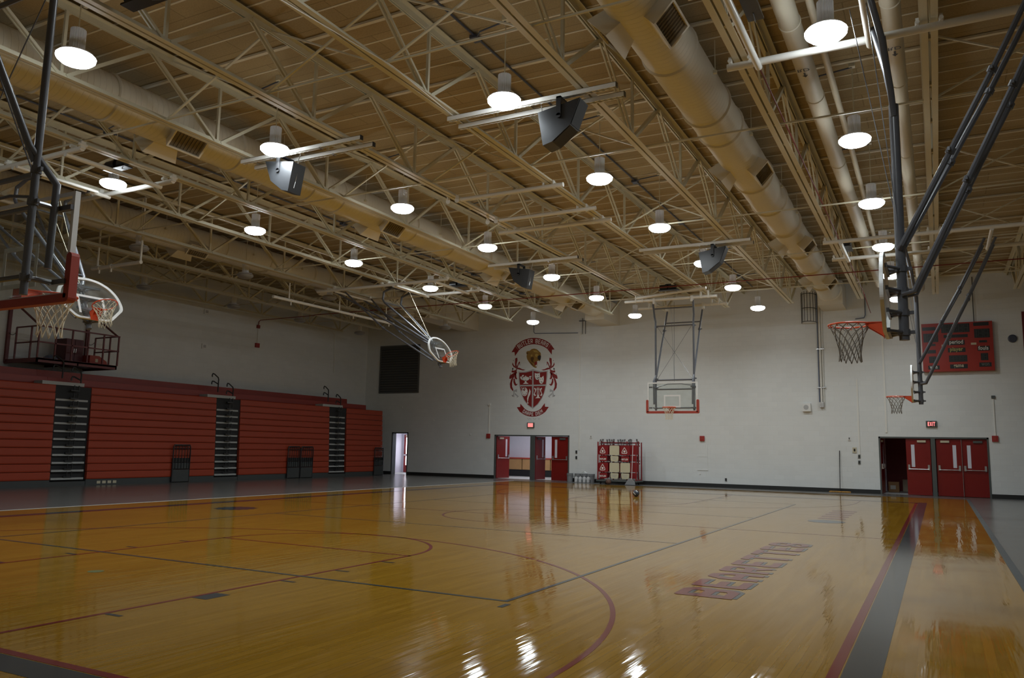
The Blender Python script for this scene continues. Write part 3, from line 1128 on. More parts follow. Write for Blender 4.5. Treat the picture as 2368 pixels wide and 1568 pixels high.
def make_main_basket(cy_, sy, label, netm):
    """rectangular glass board hung from the roof; board face at y = cy_, facing sy (+1: towards +y)"""
    t = thing('main_basket', label, 'basketball hoop', (0, cy_, 2.9), 'main court baskets')
    P = lambda x, n, z: Vector((x * 1.0, cy_ + sy * n, z))     # n: distance in front of the face
    hw, z0, z1 = 0.915, 2.90, 3.97
    side, out, up = Vector((1, 0, 0)), Vector((0, sy, 0)), Vector((0, 0, 1))
    gl = MB().prism([P(-hw + 0.03, -0.012, z0 + 0.03), P(hw - 0.03, -0.012, z0 + 0.03), P(hw - 0.03, -0.012, z1 - 0.03), P(-hw + 0.03, -0.012, z1 - 0.03)], out * 0.012)
    g = gl.build('glass_board', M['glass'], t)
    fr = MB()
    fr.ring([P(-hw, -0.05, z0), P(hw, -0.05, z0), P(hw, -0.05, z1), P(-hw, -0.05, z1)], [P(-hw + 0.045, -0.05, z0 + 0.045), P(hw - 0.045, -0.05, z0 + 0.045), P(hw - 0.045, -0.05, z1 - 0.045), P(-hw + 0.045, -0.05, z1 - 0.045)], out * 0.056)
    fr.build('board_frame', M['boardframe'], t)
    tg = MB()
    a = [P(-0.305, 0.001, 3.06), P(0.305, 0.001, 3.06), P(0.305, 0.001, 3.51), P(-0.305, 0.001, 3.51)]
    b = [P(-0.255, 0.001, 3.11), P(0.255, 0.001, 3.11), P(0.255, 0.001, 3.46), P(-0.255, 0.001, 3.46)]
    tg.ring(a, b, out * 0.002)
    tg.build('target_square', M['boardframe'], g)
    pd = MB()
    path = [P(-hw - 0.01, -0.02, 3.30), P(-hw - 0.01, -0.02, z0 - 0.01), P(hw + 0.01, -0.02, z0 - 0.01), P(hw + 0.01, -0.02, 3.30)]
    for (p, q) in zip(path[:-1], path[1:]):
        pd.bar(p, q, 0.085, 0.085, (0, 1, 0))
    for c in path:
        pd.tube([c - out * 0.042, c + out * 0.042], 0.043, 12)
    pd.build('edge_padding', M['pad'], t)
    rm = make_rim(P(0, 0.385, 3.05), out, side, up, t, P(0, 0.006, 3.05))
    make_net(P(0, 0.385, 3.045), out, side, -up, rm, netm)
    # twin masts, cross tubes and wire bracing behind the board
    zt = 6.95
    for s in (-1, 1):
        x = s * 0.71
        MB().tube([P(x, -0.34, z0 - 0.02), P(x, -0.34, 6.25), P(x * 1.04, -0.30, 6.45), P(x * 1.06, -0.16, zt)], 0.036, 10).build('mast', M['steel'], t, True)
        MB().tube([P(x, -0.13, 3.18), P(x * 1.02, -0.13, 4.03), P(x * 0.98, -0.42, 4.35), P(x * 0.96, -1.30, 6.05), P(x * 0.96, -1.72, zt - 0.1)], 0.034, 10).build('fold_brace', M['steel'], t, True)
        MB().tube([P(x * 0.97, -0.36, 4.20), P(x * 0.96, -1.27, 6.03)], 0.024, 8).build('brace_tube', M['steel'], t, True)
        b = MB()
        for z in (3.05, 3.80):
            b.tube([P(x, -0.34, z), P(x, -0.05, z)], 0.026, 8)
            clamp(b, P(x, -0.34, z), (0, 0, 1))
            b.bar(P(x - 0.05, -0.06, z), P(x + s * 0.2, -0.06, z), 0.05, 0.05)
            b.cut()
        b.build_each('mounting_bracket', M['steel'], t)
        b = MB()
        clamp(b, P(x * 0.96, -1.28, 6.05), (0, 0.4, 1))
        b.cut()
        clamp(b, P(x, -0.34, 6.05), (0, 0, 1))
        b.cut()
        clamp(b, P(x, -0.34, 4.12), (0, 0, 1))
        b.build_each('tube_clamp', M['steel'], t)
    for z, n in ((3.06, -0.34), (3.74, -0.34), (4.08, -0.34), (6.08, -0.34), (6.72, -0.22)):
        MB().tube([P(-0.74, n, z), P(0.74, n, z)], 0.028, 8).build('cross_tube', M['steel'], t, True)
    MB().tube([P(-0.70, -1.45, 6.36), P(0.70, -1.45, 6.36)], 0.026, 8).build('cross_tube', M['steel'], t, True)
    MB().tube([P(-0.70, -0.30, 3.80), P(-0.25, -0.30, 3.93), P(0.25, -0.30, 3.93), P(0.70, -0.30, 3.86)], 0.016, 6).build('cross_tube', M['steel'], t, True)
    wr = MB()
    wr.tube([P(-0.66, -0.34, 4.10), P(0.64, -0.34, 6.05)], 0.007, 5)
    wr.tube([P(0.66, -0.34, 4.10), P(-0.64, -0.34, 6.05)], 0.007, 5)
    wr.build('wire_brace', M['steel'], t)
    cb = MB()
    cb.tube([P(0, -0.30, 4.02), P(-0.06, -0.55, 7.0)], 0.007, 5)
    cb.tube([P(0, -0.30, 4.02), P(-0.30, -0.9, 7.0)], 0.005, 5)
    cb.build('hoist_cable', M['steel'], t)
    hd = MB()
    for n in (-0.18, -1.75):
        hd.tube([P(-1.85, n, 7.05), P(1.62, n, 7.05)], 0.055, 12)
        for x in (TX[7], TX[8]):
            hd.box(x - 0.16, x - 0.11, *sorted((cy_ + sy * n - 0.06, cy_ + sy * n + 0.06)), 7.0, 7.26)
            hd.box(x + 0.11, x + 0.16, *sorted((cy_ + sy * n - 0.06, cy_ + sy * n + 0.06)), 7.0, 7.26)
        for x in (-0.71, 0.71):
            hd.box(x - 0.04, x + 0.04, *sorted((cy_ + sy * n - 0.07, cy_ + sy * n + 0.07)), 6.90, 7.12)
    hd.tube([P(-1.35, -0.1, 7.15), P(1.5, 0.9, 7.15)], 0.05, 10)
    hd.build('ceiling_pipes', M['white'], t, True)
    return t


def rounded(pts, r, n=4):
    out = []
    m = len(pts)
    for i in range(m):
        a, b, c = Vector(pts[i - 1]), Vector(pts[i]), Vector(pts[(i + 1) % m])
        u, v = (a - b), (c - b)
        k = min(r, u.length * 0.45, v.length * 0.45)
        p, q = b + u.normalized() * k, b + v.normalized() * k
        for j in range(n + 1):
            t = j / n
            out.append(((1 - t) ** 2) * p + 2 * t * (1 - t) * b + t * t * q)
    return out


def fan_outline():
    pts = [(0.36, 0.0), (0.685, 0.30), (0.685, 0.42), (0.62, 0.60), (0.47, 0.76), (0.25, 0.86), (0.0, 0.89), (-0.25, 0.86), (-0.47, 0.76), (-0.62, 0.60), (-0.685, 0.42), (-0.685, 0.30), (-0.36, 0.0)]
    return rounded([(a * 1.06, b * 1.1) for a, b in pts], 0.09)


def make_side_basket(H, d, n, label, s0, netm, wallx, pz=7.06, folded=False, bc=None, tilt=0.40):
    """fan-shaped glass board on a twin mast: H hinge point, d = down along the mast, n = way the board faces"""
    H, d, n = Vector(H), Vector(d).normalized(), Vector(n).normalized()
    Yv = Vector((0, 1, 0))
    t = thing('side_basket', label, 'basketball hoop', H, 'side court baskets')
    P = lambda s, y, m: H + d * s + Yv * y + n * m
    b0 = s0            # distance hinge -> board bottom along mast
    out2 = fan_outline()
    cen = Vector((0, 0.42))
    face = 0.20
    if folded:
        db, nb = Vector((math.sin(tilt), 0, -math.cos(tilt))), Vector((math.cos(tilt), 0, math.sin(tilt)))
        cb_ = Vector(bc)
        B = lambda h, y, m: cb_ + db * (0.42 - h) + Yv * y + nb * (m - 0.20)     # h: height above the board's lower edge
    else:
        db, nb = d, n
        B = lambda h, y, m: P(b0 - h, y, m)
    O = lambda p, m: B(p[1], p[0], m)
    inn = [cen + (p - cen) * 0.915 for p in out2]
    g = MB().prism([O(p, face - 0.012) for p in inn], nb * 0.010).build('glass_board', M['glass'], t)
    MB().ring([O(p, face - 0.035) for p in out2], [O(p, face - 0.035) for p in [cen + (p - cen) * 0.905 for p in out2]], nb * 0.04).build('board_frame', M['boardframe'], t)
    a = [(-0.30, 0.12), (0.30, 0.12), (0.30, 0.55), (-0.30, 0.55)]
    b = [(-0.25, 0.12), (0.25, 0.12), (0.25, 0.50), (-0.25, 0.50)]
    MB().ring([O(p, face + 0.001) for p in a], [O(p, face + 0.001) for p in b], nb * 0.002).build('target_square', M['boardframe'], g)
    rc = B(0.15, 0, face + 0.385)
    rm = make_rim(rc, nb, Yv, -db, t, B(0.15, 0, face + 0.006))
    gr = (db * 0.35 + Vector((0, 0, -1)) * 0.5).normalized()
    make_net(rc, nb, Yv, gr, rm, netm)
    # mast: single stem behind the board, forked above
    if folded:
        MB().tube([B(-0.12, 0, 0.0), B(0.55, 0, 0.0), B(0.95, 0, -0.04)], 0.050, 12).build('mast_stem', M['steel'], t, True)
        top = B(0.92, 0, -0.03)
    else:
        MB().tube([P(b0 + 0.06, 0, 0.0), P(1.2, 0, 0.0)], 0.055, 12).build('mast_stem', M['steel'], t, True)
    for s in (-1, 1):
        if folded:
            MB().tube([top + Yv * s * 0.05, top.lerp(H, 0.12) + Yv * s * 0.20, P(0.15, s * 0.55, 0.0), P(0.0, s * 0.55, 0.02), H + Vector((0.05, s * 0.55, 0.28)), H + Vector((0.40, s * 0.55, 0.42)), Vector((H.x + 0.85, H.y + s * 0.55, pz - 0.02))], 0.038, 10).build('mast_arm', M['steel'], t, True)
        else:
            MB().tube([P(1.35, s * 0.03, 0.0), P(1.05, s * 0.12, 0.02), P(0.55, s * 0.50, 0.08), P(-0.15, s * 0.62, 0.22)], 0.038, 10).build('mast_arm', M['steel'], t, True)
    if folded:
        MB().tube([P(0.12, -0.57, 0.0), P(0.12, 0.57, 0.0)], 0.022, 8).build('cross_tube', M['steel'], t, True)
        MB().tube([top.lerp(H, 0.14) - Yv * 0.2, top.lerp(H, 0.14) + Yv * 0.2], 0.02, 8).build('cross_tube', M['steel'], t, True)
    else:
        MB().tube([P(1.10, -0.11, 0.0), P(0.55, 0.50, 0.05)], 0.018, 8).build('cross_tube', M['steel'], t, True)
        MB().tube([P(1.10, 0.11, 0.0), P(0.55, -0.50, 0.05)], 0.018, 8).build('cross_tube', M['steel'], t, True)
    for q in (0.78, 0.52, 0.26, 0.03):
        k = MB()
        for s in (-1, 1):
            k.tube([B(q, s * 0.02, 0.0), B(q, s * 0.24, face - 0.05)], 0.020, 8)
        k.tube([B(q, 0, 0.0), B(q, 0, face - 0.045)], 0.026, 8)
        k.bar(B(q, -0.30, face - 0.05), B(q, 0.30, face - 0.05), 0.05, 0.03, nb)
        clamp(k, B(q, 0, 0), db, 0.068)
        k.build('standoff', M['steel'], t)
    # fold braces to the wall side
    sx = 1 if wallx > 0 else -1
    for s in (-1, 1):
        if folded:
            q0, q1 = B(0.80, s * 0.16, -0.06), Vector((H.x - 1.95, H.y + s * 0.80, pz + 0.02))
            q2, q3 = B(0.18, s * 0.16, -0.12), Vector((H.x - 1.55, H.y + s * 0.78, pz + 0.02))
            MB().tube([q0, q0.lerp(q1, 0.45), q1], 0.030, 8).build('fold_brace', M['steel'], t, True)
            mid = q2.lerp(q3, 0.55) - Vector((0, 0, 0.22))
            MB().tube([q2, mid, q3], 0.030, 8).build('fold_brace', M['steel'], t, True)
            k = MB()
            clamp(k, mid, q3 - q2)
            k.cut()
            clamp(k, q0.lerp(q1, 0.6), q1 - q0)
            k.build_each('brace_clamp', M['steel'], t)
        else:
            for q, tx_, br in ((b0 - 1.02, 1.62, 0.02), (b0 - 0.47, 1.86, 0.13)):
                a0 = P(q, s * 0.05, 0.0)
                a1 = a0 + Vector((sx * br, s * 0.04, 0.02))
                a3 = Vector((H.x + sx * tx_, H.y + s * 0.42, pz - 0.05))
                a2 = a1.lerp(a3, 0.62) + Vector((0, s * 0.02, -0.05))
                MB().tube([a0, a1, a2, a3], 0.033, 8).build('fold_brace', M['steel'], t, True)
                k = MB()
                clamp(k, a1.lerp(a2, 0.55), a2 - a1)
                k.cut()
                clamp(k, a2, a3 - a2)
                k.build_each('brace_clamp', M['steel'], t)
    cbm = MB()
    if folded:
        cbm.tube([top, Vector((H.x + 0.95, H.y - 0.3, pz))], 0.008, 5)
        cbm.tube([top, Vector((H.x + 0.1, H.y + 0.1, pz - 0.25))], 0.008, 5)
    else:
        cbm.tube([P(b0 - 1.2, -0.05, 0.0), P(-0.2, -0.1, 0.25)], 0.006, 5)
        cbm.tube([P(b0 - 1.2, 0.05, 0.0), P(-0.2, 0.1, 0.45)], 0.006, 5)
    cbm.build('hoist_cable', M['net'] if folded else M['steel'], t)
    hd = MB()
    x0, x1 = (-11.75, -6.05) if wallx < 0 else (5.88, 11.5)
    for s in (-1, 1):
        hd.tube([(x0, H.y + s * 1.05, pz + 0.06), (x1, H.y + s * 1.05, pz + 0.06)], 0.055, 12)
        for x in TX:
            if x0 < x < x1:
                for e in (-0.14, 0.14):
                    hd.tube([(x + e, H.y + s * 1.05 - 0.08, pz + 0.13), (x + e, H.y + s * 1.05 + 0.08, pz + 0.13)], 0.03, 8)
                    hd.box(x + e - 0.02, x + e + 0.02, H.y + s * 1.05 - 0.05, H.y + s * 1.05 + 0.05, pz + 0.05, ZB0 + 0.03)
    for x in ((6.32, 7.80) if wallx > 0 else (-8.25, -6.5)):
        hd.tube([(x, H.y - 1.1, pz), (x, H.y + 1.1, pz)], 0.05, 12)
    if folded:
        hd.tube([(-8.10, H.y - 1.1, pz - 0.01), (-8.10, H.y + 0.7, pz - 0.01)], 0.035, 10)
    xa = H.x + sx * 1.75
    hd.tube([(xa, H.y - 1.08, pz), (xa, H.y + 1.08, pz)], 0.045, 10)
    hd.build('ceiling_pipes', M['white'], t, True)
    return t


make_main_basket(24.40, -1, 'rectangular glass basket with red padding, facing the camera before the white far wall', M['net'])
make_main_basket(1.20, 1, 'rectangular glass basket seen from behind, with thick grey tubes and red padding', M['net'])
q = math.radians(44)
make_side_basket((8.08, 6.63, 6.90), (0, 0, -1), (-1, 0, 0), 'large fan-shaped basket seen edge-on under a dark mast, before the white wall', 4.0, M['net2'], 1)
make_side_basket((8.02, 19.75, 6.90), (0, 0, -1), (-1, 0, 0), 'small fan-shaped basket seen edge-on in front of the scoreboard', 4.0, M['net2'], 1)
make_side_basket((-9.12, 19.75, 6.72), (math.sin(q), 0, -math.cos(q)), (math.cos(q), 0, math.sin(q)), 'fan-shaped basket folded up towards the ceiling beside the dark wall louver', 3.66, M['net'], -1, folded=True, bc=(-6.90, 19.75, 4.82))
make_side_basket((-9.05, 6.63, 6.62), (math.sin(q), 0, -math.cos(q)), (math.cos(q), 0, math.sin(q)), 'fan-shaped basket folded up behind the rectangular board seen from behind', 3.80, M['net'], -1, folded=True, bc=(-6.93, 6.63, 4.34))

# ------------------------------------------------------------------ loudspeakers on strut rails
def make_speaker(y0, sx, xc, label):
    """sx = +1: grille faces +x; profile drawn in x/z, extruded along y"""
    t = thing('loudspeaker', label, 'loudspeaker', (xc, y0 + 0.2, 6.4), 'hanging black loudspeakers')
    prof = [(-0.38, 6.90), (0.36, 7.02), (0.19, 6.60), (-0.12, 6.37), (-0.28, 6.33)]
    pts = [(xc + sx * a, y0, z) for a, z in prof]
    MB().prism(pts, (0, 0.34, 0)).build('cabinet', M['black2'], t)
    g = MB()
    for (a, b) in ((prof[1], prof[2]), (prof[2], prof[3])):
        pa, pb = Vector((xc + sx * a[0], 0, a[1])), Vector((xc + sx * b[0], 0, b[1]))
        d = (pb - pa).normalized()
        nn = Vector((sx * abs(d.z), 0, -abs(d.x)))
        g.prism([pa + d * 0.02 + Vector((0, y0 + 0.02, 0)), pb - d * 0.02 + Vector((0, y0 + 0.02, 0)), pb - d * 0.02 + Vector((0, y0 + 0.32, 0)), pa + d * 0.02 + Vector((0, y0 + 0.32, 0))], nn * 0.008)
    g.build('grille', M['black'], t)
    b = MB()
    b.box(xc - 0.04, xc + 0.04, y0 - 0.03, y0, 6.78, 7.10)
    b.lathe([(0.04, y0 - 0.03), (0.04, y0)], (xc, 0, 6.78), 12, 'y')
    b.box(xc - 0.04, xc + 0.04, y0 + 0.34, y0 + 0.37, 6.78, 7.10)
    b.box(xc - 0.04, xc + 0.04, y0 - 0.03, y0 + 0.37, 7.07, 7.10)
    b.build('yoke_bracket', M['black'], t)
    MB().tube([(xc - sx * 0.40, y0 + 0.17, 7.14), (xc - sx * 0.37, y0 + 0.14, 6.95), (xc - sx * 0.345, y0 + 0.17, 6.78), (xc - sx * 0.325, y0 + 0.14, 6.55), (xc - sx * 0.30, y0 + 0.13, 6.42)], 0.008, 5).build('cable', M['chrome'], t)
    return t


def strut(x0, x1, y, label):
    """slotted U-channel rail"""
    mb = MB()
    z = 7.115
    mb.box(x0, x1, y - 0.04, y - 0.034, z, z + 0.08)
    mb.box(x0, x1, y + 0.034, y + 0.04, z, z + 0.08)
    mb.box(x0, x1, y - 0.04, y + 0.04, z + 0.074, z + 0.08)
    n = int((x1 - x0) / 0.1)
    for i in range(n):
        a = x0 + i * (x1 - x0) / n
        mb.box(a, a + 0.055, y - 0.034, y - 0.016, z, z + 0.005)
        mb.box(a, a + 0.055, y + 0.016, y + 0.034, z, z + 0.005)
    t = thing('strut_rail', label, 'rail', ((x0 + x1) / 2, y, z), 'white strut rails carrying the loudspeakers')
    mb.build('channel', M['white'], t)
    e = MB()
    e.box(x1 - 0.002, x1 + 0.006, y - 0.042, y + 0.042, z - 0.002, z + 0.084)
    e.build('end_cap', M['black'], t)
    MB().box(x1 - 0.95 - 0.02, x1 - 0.95 + 0.02, y - 0.06, y + 0.02, z - 0.03, z).build('cross_clip', M['chrome'], t)
    return t


make_speaker(7.44, 1, 3.27, 'large black angular loudspeaker facing the largest duct, hung under white rails')
make_speaker(7.44, -1, -2.73, 'large black angular loudspeaker with a cable on its back, facing the middle duct')
make_speaker(17.55, 1, 3.20, 'small distant black loudspeaker partly hiding a lamp, near the far main basket')
make_speaker(17.55, -1, -2.72, 'small distant black loudspeaker hanging before the duct above the wall crest')
for (x0, x1, side) in ((1.1, 4.20, 'toward the largest duct'), (-3.85, -0.80, 'toward the middle duct')):
    for y, far in ((7.55, 'near speaker, first of pair'), (7.92, 'near speaker, second of pair'), (17.66, 'far speaker, first of pair'), (18.03, 'far speaker, second of pair')):
        strut(x0, x1, y, 'white slotted strut rail %s, %s' % (side, far))

# cross pipes between trusses for the divider curtain
for y, z, lab in ((11.47, 7.14, 'cream cross pipe under two trusses, first of three counted from the loudspeakers with white rails'), (13.32, 7.14, 'cream cross pipe under two trusses, middle one of the three parallel pipes'), (14.33, 7.13, 'white cross pipe with rounded clamps under two trusses, the brightest of three')):
    t = thing('cross_pipe', lab, 'pipe', (0.1, y, z), 'cross pipes under the trusses')
    MB().tube([(-1.62 if y > 14 else -1.05, y, z), (1.52, y, z)], 0.05, 12).build('pipe', M['white'], t, True)
    k = MB()
    for x in (-1.28, 1.17):
        for e in (-0.12, 0.12):
            k.tube([(x + e, y - 0.01, z), (x + e, y + 0.01, z)], 0.062, 10)
            k.box(x + e - 0.012, x + e + 0.012, y - 0.05, y + 0.05, z + 0.03, ZB0 + 0.03)
            k.cut()
    k.build_each('clamp', M['white'], t)

# hoist winches
for (x, y, z, lab, c) in ((6.50, 6.30, 7.30, 'black hoist winch with bright cover beside the short red conduit', 0),
                          (-0.50, 2.72, 7.30, 'black hoist winch over the rectangular basket seen from behind', 1),
                          (-6.62, 6.75, 7.28, 'black hoist winch over the near folded basket, above a lamp', 1),
                          (0.28, 23.2, 7.20, 'black hoist winch on the white pipe above the far main basket', 1),
                          (-6.55, 20.2, 7.30, 'black hoist winch above the folded far basket, beside a lamp', 1),
                          (6.42, 19.65, 7.24, 'black hoist winch over the small basket in front of the scoreboard', 0)):
    t = thing('hoist_winch', lab, 'winch', (x, y, z), 'black hoist winches')
    ax = (1, 0, 0) if c else (0, 1, 0)
    V = Vector(ax)
    o = Vector((x, y, z))
    MB().tube([o - V * 0.32, o - V * 0.05], 0.10, 14).build('motor', M['black'], t, True)
    MB().tube([o + V * 0.02, o + V * 0.26], 0.075, 14).build('drum', M['black2'], t, True)
    b = MB()
    b.bar(o - V * 0.36 - Vector((0, 0, 0.10)), o + V * 0.34 - Vector((0, 0, 0.10)), 0.20, 0.025)
    b.bar(o - V * 0.03 - Vector((0, 0, 0.1)), o - V * 0.03 + Vector((0, 0, 0.12)), 0.05, 0.2, ax)
    b.build('base_plate', M['black'], t)
    MB().tube([o + V * 0.14, o + V * 0.14 + Vector((0.0, 0.0, -0.12)), o + V * 0.3 + Vector((0, 0, -0.16))], 0.006, 5).build('cable', M['steel'], t)

# batting-cage pipe hung at left and the red conduit
t = thing('hung_pipe', 'white pipe hung low on rods over the bleacher side', 'pipe', (-11.75, 20, 6.6))
MB().tube([(-12.02, 16.75, 6.62), (-11.72, 23.4, 6.60)], 0.055, 12).build('pipe', M['white'], t, True)
for y in (17.5, 20.1, 22.9):
    k = -12.02 + (y - 16.75) * 0.045
    MB().tube([(k, y, 6.66), (k, y, 7.24)], 0.025, 8).build('hanger', M['white'], t, True)
for y in (17.6, 20.9, 23.1):
    k = -12.02 + (y - 16.75) * 0.045
    b = MB()
    b.tube([(k, y - 0.02, 6.61), (k, y + 0.02, 6.61)], 0.068, 10)
    b.box(k - 0.015, k + 0.015, y - 0.015, y + 0.015, 6.45, 6.58)
    b.build('clamp', M['white'], t)
t = thing('red_conduit', 'thin dark red conduit crossing the whole hall under the trusses to a red box', 'conduit', (0, 23, 7.18))
MB().tube([(XL + 0.05, 23.25, 6.95), (XL + 0.05, 23.25, 7.10), (XL + 0.18, 23.22, 7.17), (-16.0, 23.16, 7.18), (-15.85, 23.14, 7.20), (XR - 0.1, 23.08, 7.20)], 0.018, 6).build('pipe', M['redpipe'], t, True)
MB().box(XL, XL + 0.08, 23.17, 23.33, 6.80, 6.95).build('junction_box', M['redpipe'], t)
MB().tube([(XL + 0.03, 23.25, 6.1), (XL + 0.03, 23.25, 6.8)], 0.010, 6).build('drop_pipe', M['drain'], t)
MB().box(XL, XL + 0.09, 23.14, 23.36, 5.90, 6.10).build('strobe', M['alarm'], t)
tag(MB().tube([(6.02, -3, 7.32), (6.02, 7.3, 7.32), (6.10, 7.5, 7.30), (6.12, 7.7, 7.30)], 0.014, 6).build('red_truss_conduit', M['redpipe']), 'short red conduit along the slotted truss, ending at a pipe clamp', 'conduit')
tag(MB().tube([(6.22, 7.9, 7.35), (6.22, 27.3, 7.35), (6.25, 29.4, 7.10), (6.25, 30.3, 7.05)], 0.014, 6).build('red_truss_conduit', M['redpipe']), 'long red conduit along the slotted truss from the pipe clamp to the far wall', 'conduit')
# wires stretched under the left truss
tag(MB().tube([(-8.55, 4.0, 7.55), (-8.55, 26.0, 7.42)], 0.008, 5).build('guy_wire', M['white']), 'pale guy wire stretched along the bleacher-side truss', 'wire')
tag(MB().tube([(0.95, 2.0, 7.22), (1.35, 5.6, 7.20), (1.10, 9.0, 7.20)], 0.008, 5).build('loose_wire', M['white']), 'thin pale wire drooping beside a truss at the top of the picture', 'wire')

# ------------------------------------------------------------------ bleachers
BX = -16.8
BYE = 29.75
AIS = [(12.35, 13.59), (18.95, 20.18), (25.66, 26.88)]
t = thing('bleacher', 'long bank of folded red bleachers with three dark stepped aisles along the side wall', 'bleachers', (BX - 0.5, 17, 0))
secs = [(4.0, AIS[0][0]), (AIS[0][1], AIS[1][0]), (AIS[1][1], AIS[2][0]), (AIS[2][1], BYE)]
ROWS = 12
Z0, Z1 = 0.20, 3.27
rh = (Z1 - Z0) / ROWS
for (a, b) in secs:
    for r in range(ROWS):
        z = Z0 + r * rh
        mb = MB()
        # moulded seat fronts with a rolled top lip
        xo = BX - 0.012 * r
        sec = [(xo - 0.10, z + 0.012), (xo + 0.0, z + 0.012), (xo + 0.012, z + 0.05), (xo + 0.012, z + rh - 0.03), (xo - 0.003, z + rh - 0.004), (xo - 0.10, z + rh - 0.004)]
        mb.prism([(x, a + 0.01, zz) for x, zz in sec], (0, b - a - 0.02, 0))
        mb.build('row_front', M['seat'], t)
for i, (x, z0, z1) in enumerate(((BX - 0.62, 3.27, 3.53), (BX - 1.25, 3.53, 3.80))):
    for (a, b) in secs:
        MB().prism([(x - 0.3, a + 0.01, z0), (x, a + 0.01, z0 + 0.0), (x + 0.015, a + 0.01, z0 + 0.05), (x, a + 0.01, z1), (x - 0.3, a + 0.01, z1)], (0, (b if b < 29 else b - 0.75 * (i + 1)) - a - 0.02, 0)).build('upper_row', M['seat_back'], t)
    for (a, b) in AIS:
        MB().box(x - 0.3, x + 0.01, a - 0.01, b + 0.01, z0, z1).build('upper_row', M['seat_back'], t)
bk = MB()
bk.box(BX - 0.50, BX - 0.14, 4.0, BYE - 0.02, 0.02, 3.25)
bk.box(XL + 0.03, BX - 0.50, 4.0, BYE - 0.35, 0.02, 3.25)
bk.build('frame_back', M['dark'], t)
for (a, b) in secs:
    MB().box(BX - 0.10, BX - 0.005, a, b, 0.0, Z0).build('base_board', M['charcoal'], t)
for (a, b) in AIS:
    MB().box(BX - 0.10, BX - 0.02, a, b, 0.0, 0.14).build('base_board', M['charcoal'], t)
    for r in range(ROWS):
        z = Z0 + r * rh
        MB().box(BX - 0.15, BX - 0.012 * r - 0.01, a + 0.04, b - 0.09, z + 0.005, z + 0.068).build('aisle_step', M['step'], t)
    MB().box(BX - 0.9, BX - 0.15, a - 0.45, b - 0.25, 3.27, 3.38).build('aisle_step', M['step'], t)
    # handrails: two hooked loops on the aisle middle, above the steps
    ym = (a + b) / 2 - 0.02
    for xx, zb, zt, oy in ((BX - 0.72, 3.38, 4.16, -0.04), (BX - 0.22, 3.1, 3.78, 0.30)):
        h = MB()
        y = ym + oy
        h.tube([(xx, y, zb), (xx, y, zt - 0.10), (xx, y - 0.03, zt - 0.03), (xx, y - 0.24, zt + 0.10), (xx, y - 0.30, zt + 0.11), (xx, y - 0.34, zt + 0.05), (xx, y - 0.33, zt - 0.03)], 0.024, 8)
        h.tube([(xx, y, zt - 0.30), (xx, y - 0.24, zt - 0.20), (xx, y - 0.31, zt - 0.20), (xx, y - 0.34, zt - 0.26), (xx, y - 0.335, zt - 0.33)], 0.024, 8)
        h.build('handrail', M['rail'], t, True)
    for r in range(ROWS):
        z = Z0 + r * rh
        h = MB()
        h.tube([(BX + 0.0, ym - 0.05, z + 0.08), (BX + 0.0, ym - 0.05, z + 0.27)], 0.023, 6)
        h.tube([(BX + 0.0, ym + 0.11, z + 0.08), (BX + 0.0, ym + 0.11, z + 0.27)], 0.023, 6)
        h.box(BX - 0.06, BX + 0.02, ym - 0.16, ym + 0.13, z + 0.075, z + 0.115)
        h.build_each('folded_rail', M['rail'], t)
tg = MB()
for i in range(4):
    tg.box(BX - 0.006, BX - 0.002, 14.0 + i * 0.20, 14.13 + i * 0.20, 0.05, 0.14)
tag(tg.build('warning_stickers', M['beige'], t), 'row of small pale stickers')
# folded front rail gates
for (a, b, lab) in ((16.92, 17.72, 'dark folding rail gate standing alone on the bleachers between two aisles'),
                    (22.88, 23.66, 'dark folding rail gate of the touching pair, the one toward the camera platform'),
                    (23.70, 24.50, 'dark folding rail gate of the touching pair, the one toward the narrow doorway'),
                    (28.98, 29.74, 'dark folding rail gate at the end of the bleachers beside the narrow doorway')):
    g = thing('rail_gate', lab, 'gate', (BX + 0.05, (a + b) / 2, 0), 'folding rail gates on the bleacher front')
    MB().box(BX + 0.02, BX + 0.07, a + 0.02, b - 0.02, 0.03, 0.47).build('lower_panel', M['charcoal'], g)
    f = MB()
    x = BX + 0.06
    f.tube([(x, a + 0.02, 0.0), (x, a + 0.02, 1.30), (x, a + 0.06, 1.38), (x, b - 0.06, 1.38), (x, b - 0.02, 1.30), (x, b - 0.02, 0.0)], 0.022, 8)
    for z in (0.50, 0.75, 1.26):
        f.tube([(x, a + 0.02, z), (x, b - 0.02, z)], 0.014, 6)
    f.build('frame', M['rail'], g, True)
    n = 6
    for i in range(1, n):
        y = a + (b - a) * i / n
        MB().tube([(x, y, 0.48), (x, y, 1.37)], 0.013, 6).build('bar', M['rail'], g)
    MB().box(BX + 0.025, BX + 0.045, a + 0.03, b - 0.03, 0.73, 0.90).build('dark_slot', M['black'], g)
    MB().box(BX + 0.03, BX + 0.05, a + 0.03, b - 0.03, 0.50, 0.72).build('middle_panel', M['charcoal'], g)

